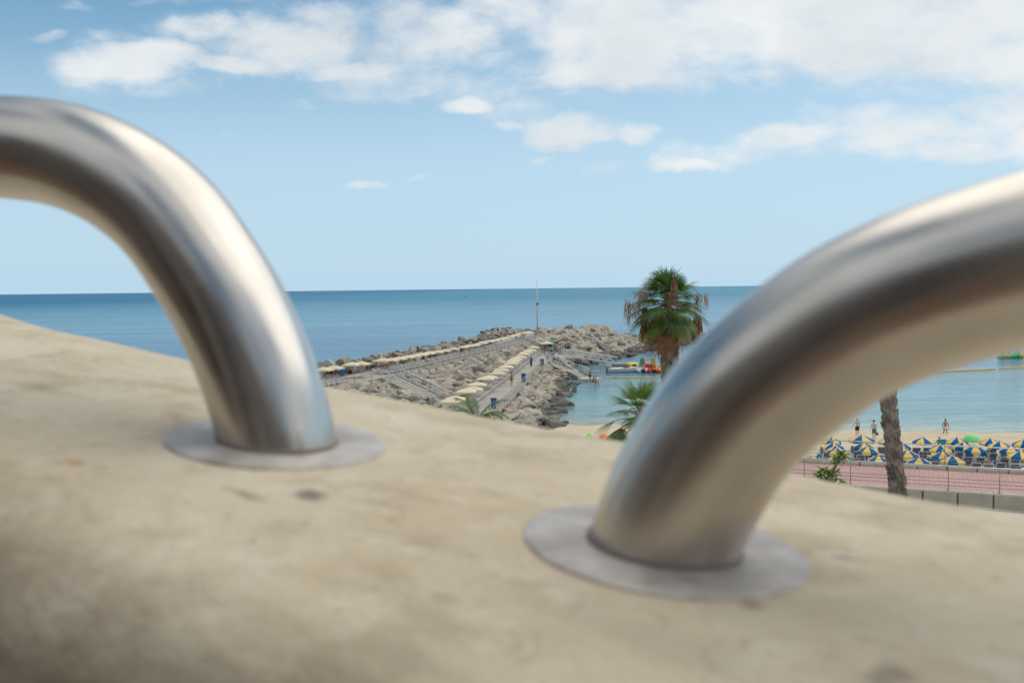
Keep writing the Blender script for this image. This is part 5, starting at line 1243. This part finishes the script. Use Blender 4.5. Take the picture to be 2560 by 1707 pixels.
def pinnate(par, base, az, el, L, m_, seed, bend=1.0):
    rn = random.Random(seed); pts = []; c = Vector(base); e_ = el; side = Vector((-math.sin(az), math.cos(az), 0)); K = 16
    for i in range(K + 1):
        pts.append(c.copy()); d = Vector((math.cos(az) * math.cos(e_), math.sin(az) * math.cos(e_), math.sin(e_))); c += d * L / K; e_ -= bend * (1.2 + i * .06) / K
    mb = MB(); mb.tube(pts, [.022 * (1 - .8 * i / K) + .003 for i in range(K + 1)], 5, mi=1)
    for i in range(2, K * 3):
        t = i / (K * 3); k_ = min(K - 1, int(t * K)); p0 = pts[k_].lerp(pts[k_ + 1], t * K - k_); d = (pts[k_ + 1] - pts[k_]).normalized()
        l = L * .30 * math.sin(math.pi * min(1, .12 + t * .86)) ** .6 * rn.uniform(.8, 1.1)
        for s_ in (-1, 1):
            o = (side * s_ * .85 + d * .65 + Vector((0, 0, .12))).normalized(); m1 = p0 + o * l * .5; tp = p0 + o * l + Vector((0, 0, -l * rn.uniform(.3, .6))); w_ = d * .016
            mb.add([p0 - w_ * .4, p0 + w_ * .4, m1 + w_, m1 - w_, tp], [(0, 1, 2, 3), (3, 2, 4)])
    return mb.build('frond', [m_, M['petiole']], par)
def hanging(par, name, top, length, w_, n, m_, seed, spread=.4, thick=.02):
    rn = random.Random(seed); mb = MB()
    for i in range(n):
        a = rn.uniform(0, 6.28); r = w_ * math.sqrt(rn.random()); c = top + Vector((math.cos(a) * r, math.sin(a) * r, rn.uniform(-.3, .05) * length))
        l = length * rn.uniform(.45, 1.0); o = Vector((math.cos(a), math.sin(a), 0)) * spread * rn.uniform(.2, 1) * l * .35; th = thick * rn.uniform(.6, 1.6)
        pts = [c, c + o * .5 + Vector((rn.uniform(-.03, .03), 0, -l * .35)), c + o + Vector((rn.uniform(-.06, .06), rn.uniform(-.05, .05), -l * .7)), c + o * 1.05 + Vector((rn.uniform(-.1, .1), rn.uniform(-.1, .1), -l))]
        mb.tube(pts, [th * .6, th, th * .8, th * .2], 3, smooth=False, cap=False)
    return mb.build(name, m_, par)
def boots(mb, c0, c1, r0, r1, n, size, seed, flare=.3):
    rn = random.Random(seed); L = (c1 - c0).length; ax = (c1 - c0).normalized()
    for i in range(n):
        t = (i + rn.random()) / n; a = i * 2.399 + rn.uniform(-.2, .2); r = r0 + (r1 - r0) * t; d = Vector((math.cos(a), math.sin(a), 0)); s_ = Vector((-math.sin(a), math.cos(a), 0))
        c = c0 + ax * L * t + d * r * .93; h = size * rn.uniform(.7, 1.4); w_ = size * rn.uniform(.5, .8); fl = flare * rn.uniform(.3, 1.3)
        b0 = c - s_ * w_ * .5; b1_ = c + s_ * w_ * .5; t0 = c + ax * h + d * h * fl - s_ * w_ * .22; t1 = c + ax * h * rn.uniform(.75, 1.1) + d * h * fl + s_ * w_ * .22
        i0 = c - d * .05 + ax * h * .5 - s_ * w_ * .3; i1 = c - d * .05 + ax * h * .5 + s_ * w_ * .3; kb = c + d * .03 - ax * h * .05
        mb.add([b0, b1_, t1, t0, i0, i1, kb + ax * h * .4 + d * h * fl * .5 + d * .02], [(0, 6, 3), (0, 1, 6), (1, 2, 6), (6, 2, 3), (0, 3, 4), (1, 5, 2), (3, 2, 5, 4)])
def palm(name, label, base, top, r0, r1, nf, pet, rad, seed, skirt=True, bootz=None, old=.25, spread=120, elmin=-50, scale_trunk=None, bootn=420, rtop=None, nl=34, flare=.3):
    root = thing(name, label, 'palm tree', base); rn = random.Random(seed); t_ = top - base; mb = MB(); K = 14
    pts = [t_ * (i / K) for i in range(K + 1)]
    mb.tube(pts, [r0 + (r1 - r0) * i / K for i in range(K + 1)], 14)
    b0, b1_ = bootz if bootz else (.0, .9)
    boots(mb, t_ * b0, t_ * b1_, (r0 + (r1 - r0) * b0) * 1.0, (r0 + (r1 - r0) * b1_) * 1.0, bootn, .24, seed, flare)
    mb.build('trunk', M['boot'], root)
    for i in range(nf):
        f = i / (nf - 1); el = R(82 - (82 - elmin) * f ** .95) + rn.uniform(-.1, .1); az = i * 2.399 + rn.uniform(-.25, .25)
        mm = M['leaf'] if rn.random() > .35 else M['leaf2']
        if f > 1 - old and rn.random() < .6: mm = M['leafold']
        if f > .95: mm = M['skirt']
        frond(root, t_ + Vector((0, 0, -.35 * f)), az, el, pet * (.62 + .5 * min(1, f * 2)) * rn.uniform(.85, 1.15), rad * rn.uniform(.85, 1.1), mm, .25 + .45 * f, nl, spread, seed * 100 + i)
    if skirt:
        hanging(root, 'dead_leaf_skirt', t_ + Vector((0, 0, -.55)), 1.7, .33, 240, M['skirt'], seed + 1, .25, .035)
    return root
# main fan palm; trunk foot on the paving below the terrace
T = PD(1669, 746, 41); B_ = PD(1682, 900, 41); B_ = Vector((B_.x + .1, B_.y, 4.5))
mp_ = palm('fan_palm', 'tall fan palm with green crown and brown dead skirt in front of the sea', B_, T, .25, .12, 50, .95, .92, 5, bootz=(.35, .70), bootn=300, spread=108, elmin=-46, nl=34, old=.16)
mb = MB(); t_ = T - B_; boots(mb, t_ * .45, t_ * .785, .30, .30, 330, .30, 91, .35); mb.build('leaf_base_collar', M['boot'], mp_)
hanging(mp_, 'flower_stalk', T - B_ + Vector((.12, -.95, .72)), 1.25, .11, 60, M['strand'], 31, .35, .012)
for k, (dx, dy, dz, l_, n_) in enumerate(((-1.5, -.3, .0, 1.1, 50), (-1.15, -.6, .35, .8, 36), (1.3, -.3, .2, .8, 36))):
    o = hanging(mp_, 'flower_stalk', T - B_ + Vector((dx, dy, dz)), l_, .32, n_, M['strand'], 41 + k, .3, .010)
mb = MB()
for k, (dx, dy, dz) in enumerate(((-1.45, -.3, 0), (-1.2, -.6, .3), (1.25, -.3, .15), (.12, -.95, .75))):
    c = T - B_; mb.tube([c, c + Vector((dx * .35, dy * .4, .5 + dz * .5)), c + Vector((dx * .8, dy * .8, .35 + dz * .8)), c + Vector((dx, dy, dz))], [.03, .025, .02, .012], 5)
mb.build('stalk_stem', M['strand'], mp_)
for k, (dx, dz, l_) in enumerate(((-.95, -.35, 1.35), (1.15, -.75, 1.25), (-.55, -.5, .9))): hanging(mp_, 'dead_leaf_bunch', T - B_ + Vector((dx, -.35, dz)), l_, .15, 50, M['skirt'], 61 + k, .25, .025)
# smaller palm left of the right loop
T = PD(1600, 1030, 36.5); palm('fan_palm', 'lower fan palm whose drooping fronds show left of the right steel loop', Vector((T.x + .3, T.y, 4.5)), T, .2, .17, 26, .8, 1.15, 8, skirt=False, bootn=160, elmin=-25, spread=62, old=.1, nl=30)
# palm tips at the pier foot
T = PD(1190, 1060, 47); dp = thing('date_palm', 'feathery palm whose frond tips rise above the wall by the nearest blue bin', 'palm tree', (T.x, T.y, 1.5))
mb = MB(); tz = T.z - 1.5; mb.tube([(0, 0, 0), (0, 0, tz * .5), (0, 0, tz)], [.2, .17, .15], 10); boots(mb, Vector((0, 0, .2)), Vector((0, 0, tz)), .18, .15, 90, .2, 3); mb.build('trunk', M['boot'], dp)
for i, (az, el, L) in enumerate(((2.7, 1.35, 1.75), (2.0, 1.5, 1.7), (.2, 1.15, 2.0), (-.2, 1.0, 1.9), (.5, .9, 1.7), (3.2, .8, 1.5), (4.5, 1.0, 1.5), (5.4, .9, 1.5), (1.2, .8, 1.5), (2.4, .6, 1.4), (3.9, .4, 1.4), (0, .4, 1.5), (2.9, 1.1, 1.6))): pinnate(dp, Vector((0, 0, tz)), az, el, L, M['leaf' if i % 3 else 'leaf2'], 70 + i, .75 if el > 1.05 else 1.2)
# right palm: scaly trunk, crown hidden by the loop
T = PD(2205, 850, 30); B_ = PD(2243, 1215, 30); ex = (B_ - T) / (T.z - B_.z); B_ = B_ + ex * (B_.z - 4.5)
palm('fan_palm', 'palm with scaly grey trunk rising beside the pink promenade behind the right loop', B_, T, .18, .15, 16, .35, .62, 17, skirt=False, bootz=(.3, .97), bootn=800, old=.3, elmin=-30, flare=.38)
# leafy shrub branch
S = PD(2068, 1215, 20); tr = thing('leafy_tree', 'small tree with glossy green leaves rising above the wall before the promenade', 'tree', (S.x - .1, S.y, 4.5))
E = [PD(u, v, 20) - Vector((S.x - .1, S.y, 4.5)) for u, v in ((2068, 1215), (2072, 1188), (2087, 1168), (2096, 1150), (2105, 1140), (2050, 1185), (2082, 1200))]
mb = MB(); mb.tube([Vector((0, .3, 0)), Vector((.05, .1, 3)), E[0], E[1], E[2], E[3], E[4]], [.1, .08, .05, .035, .03, .022, .012], 7); mb.tube([E[0], E[5]], [.03, .012], 6); mb.tube([E[0], E[6]], [.03, .012], 6); mb.tube([Vector((.04, .2, 2.2)), Vector((-.8, .4, 4.0)), Vector((-1.1, .4, 5.0))], [.06, .04, .02], 6); mb.build('branches', M['trunk'], tr)
rn = random.Random(3); mb = MB()
def whorl(mb, c, n, l_, up_=.2):
    for i in range(n):
        a = rn.uniform(0, 6.28); e_ = rn.uniform(-.5, .7) + up_; d = Vector((math.cos(a) * math.cos(e_), math.sin(a) * math.cos(e_), math.sin(e_))); s_ = Vector((-math.sin(a), math.cos(a), 0)); L = l_ * rn.uniform(.7, 1.2); w_ = L * .17
        n_ = s_.cross(d); P0 = c + d * .02; m1 = c + d * L * .4 - Vector((0, 0, .01)); m2 = c + d * L * .75 - Vector((0, 0, L * .08)); tp = c + d * L - Vector((0, 0, L * .25))
        mb.add([P0, m1 - s_ * w_, m1 + n_ * -w_ * .3, m1 + s_ * w_, m2 - s_ * w_ * .85, m2 - n_ * w_ * .3, m2 + s_ * w_ * .85, tp], [(0, 1, 2), (0, 2, 3), (1, 4, 5, 2), (2, 5, 6, 3), (4, 7, 5), (5, 7, 6)])
for (u, v, n_, l_) in ((2104, 1136, 16, .2), (2098, 1140, 14, .2), (2112, 1142, 12, .2), (2092, 1150, 14, .18), (2100, 1152, 12, .2), (2094, 1160, 12, .18), (2106, 1148, 12, .18), (2058, 1178, 14, .2), (2050, 1184, 14, .2), (2064, 1186, 12, .2), (2072, 1184, 10, .17), (2083, 1186, 10, .2), (2088, 1194, 12, .2), (2076, 1196, 12, .18), (2045, 1192, 12, .18), (2066, 1200, 14, .2), (2088, 1180, 7, .17), (2056, 1200, 14, .2), (2096, 1206, 12, .2), (2080, 1212, 14, .2), (2060, 1215, 14, .2)):
    whorl(mb, PD(u, v, 20 + rn.uniform(-.25, .25)) - Vector((S.x - .1, S.y, 4.5)), n_, l_)
for _ in range(60): whorl(mb, Vector((rn.gauss(-.5, .6), rn.gauss(.3, .5), rn.uniform(3.4, 5.3))), 12, .22)
mb.build('leaves', M['shrub'], tr)

# distant boats on the horizon
for u, v, L, lb in ((1222, 724.5, 15, 'white motor yacht far out near the middle of the horizon'), (347, 733, 8, 'tiny white boat on the horizon inside the left steel loop'), (757, 733.5, 9, 'tiny white boat on the horizon right of the left steel loop'), (1860, 716, 12, 'tiny white boat on the horizon by the right steel loop'), (1163, 742, 5, 'small dark boat on the open sea')):
    p = P(u, v, 0); 
    r = thing('distant_boat', lb, 'boat', (p.x, p.y, 0), .15); mb = MB(); mb.loft(hull_rings(L, L * .26, L * .13)); mb.build('hull', M['white'] if L != 5 else M['dark'], r)
    mb = MB(); mb.loft([[Vector((x * L, y * L, z * L)) for x, y in ((-.25 * s_, -.09), (.2 * s_, -.09), (.2 * s_, .09), (-.25 * s_, .09))] for z, s_ in ((.12, 1), (.2, .9), (.21, .6), (.27, .5))], smooth=False); mb.build('cabin', M['white'] if L != 5 else M['tan'], r)
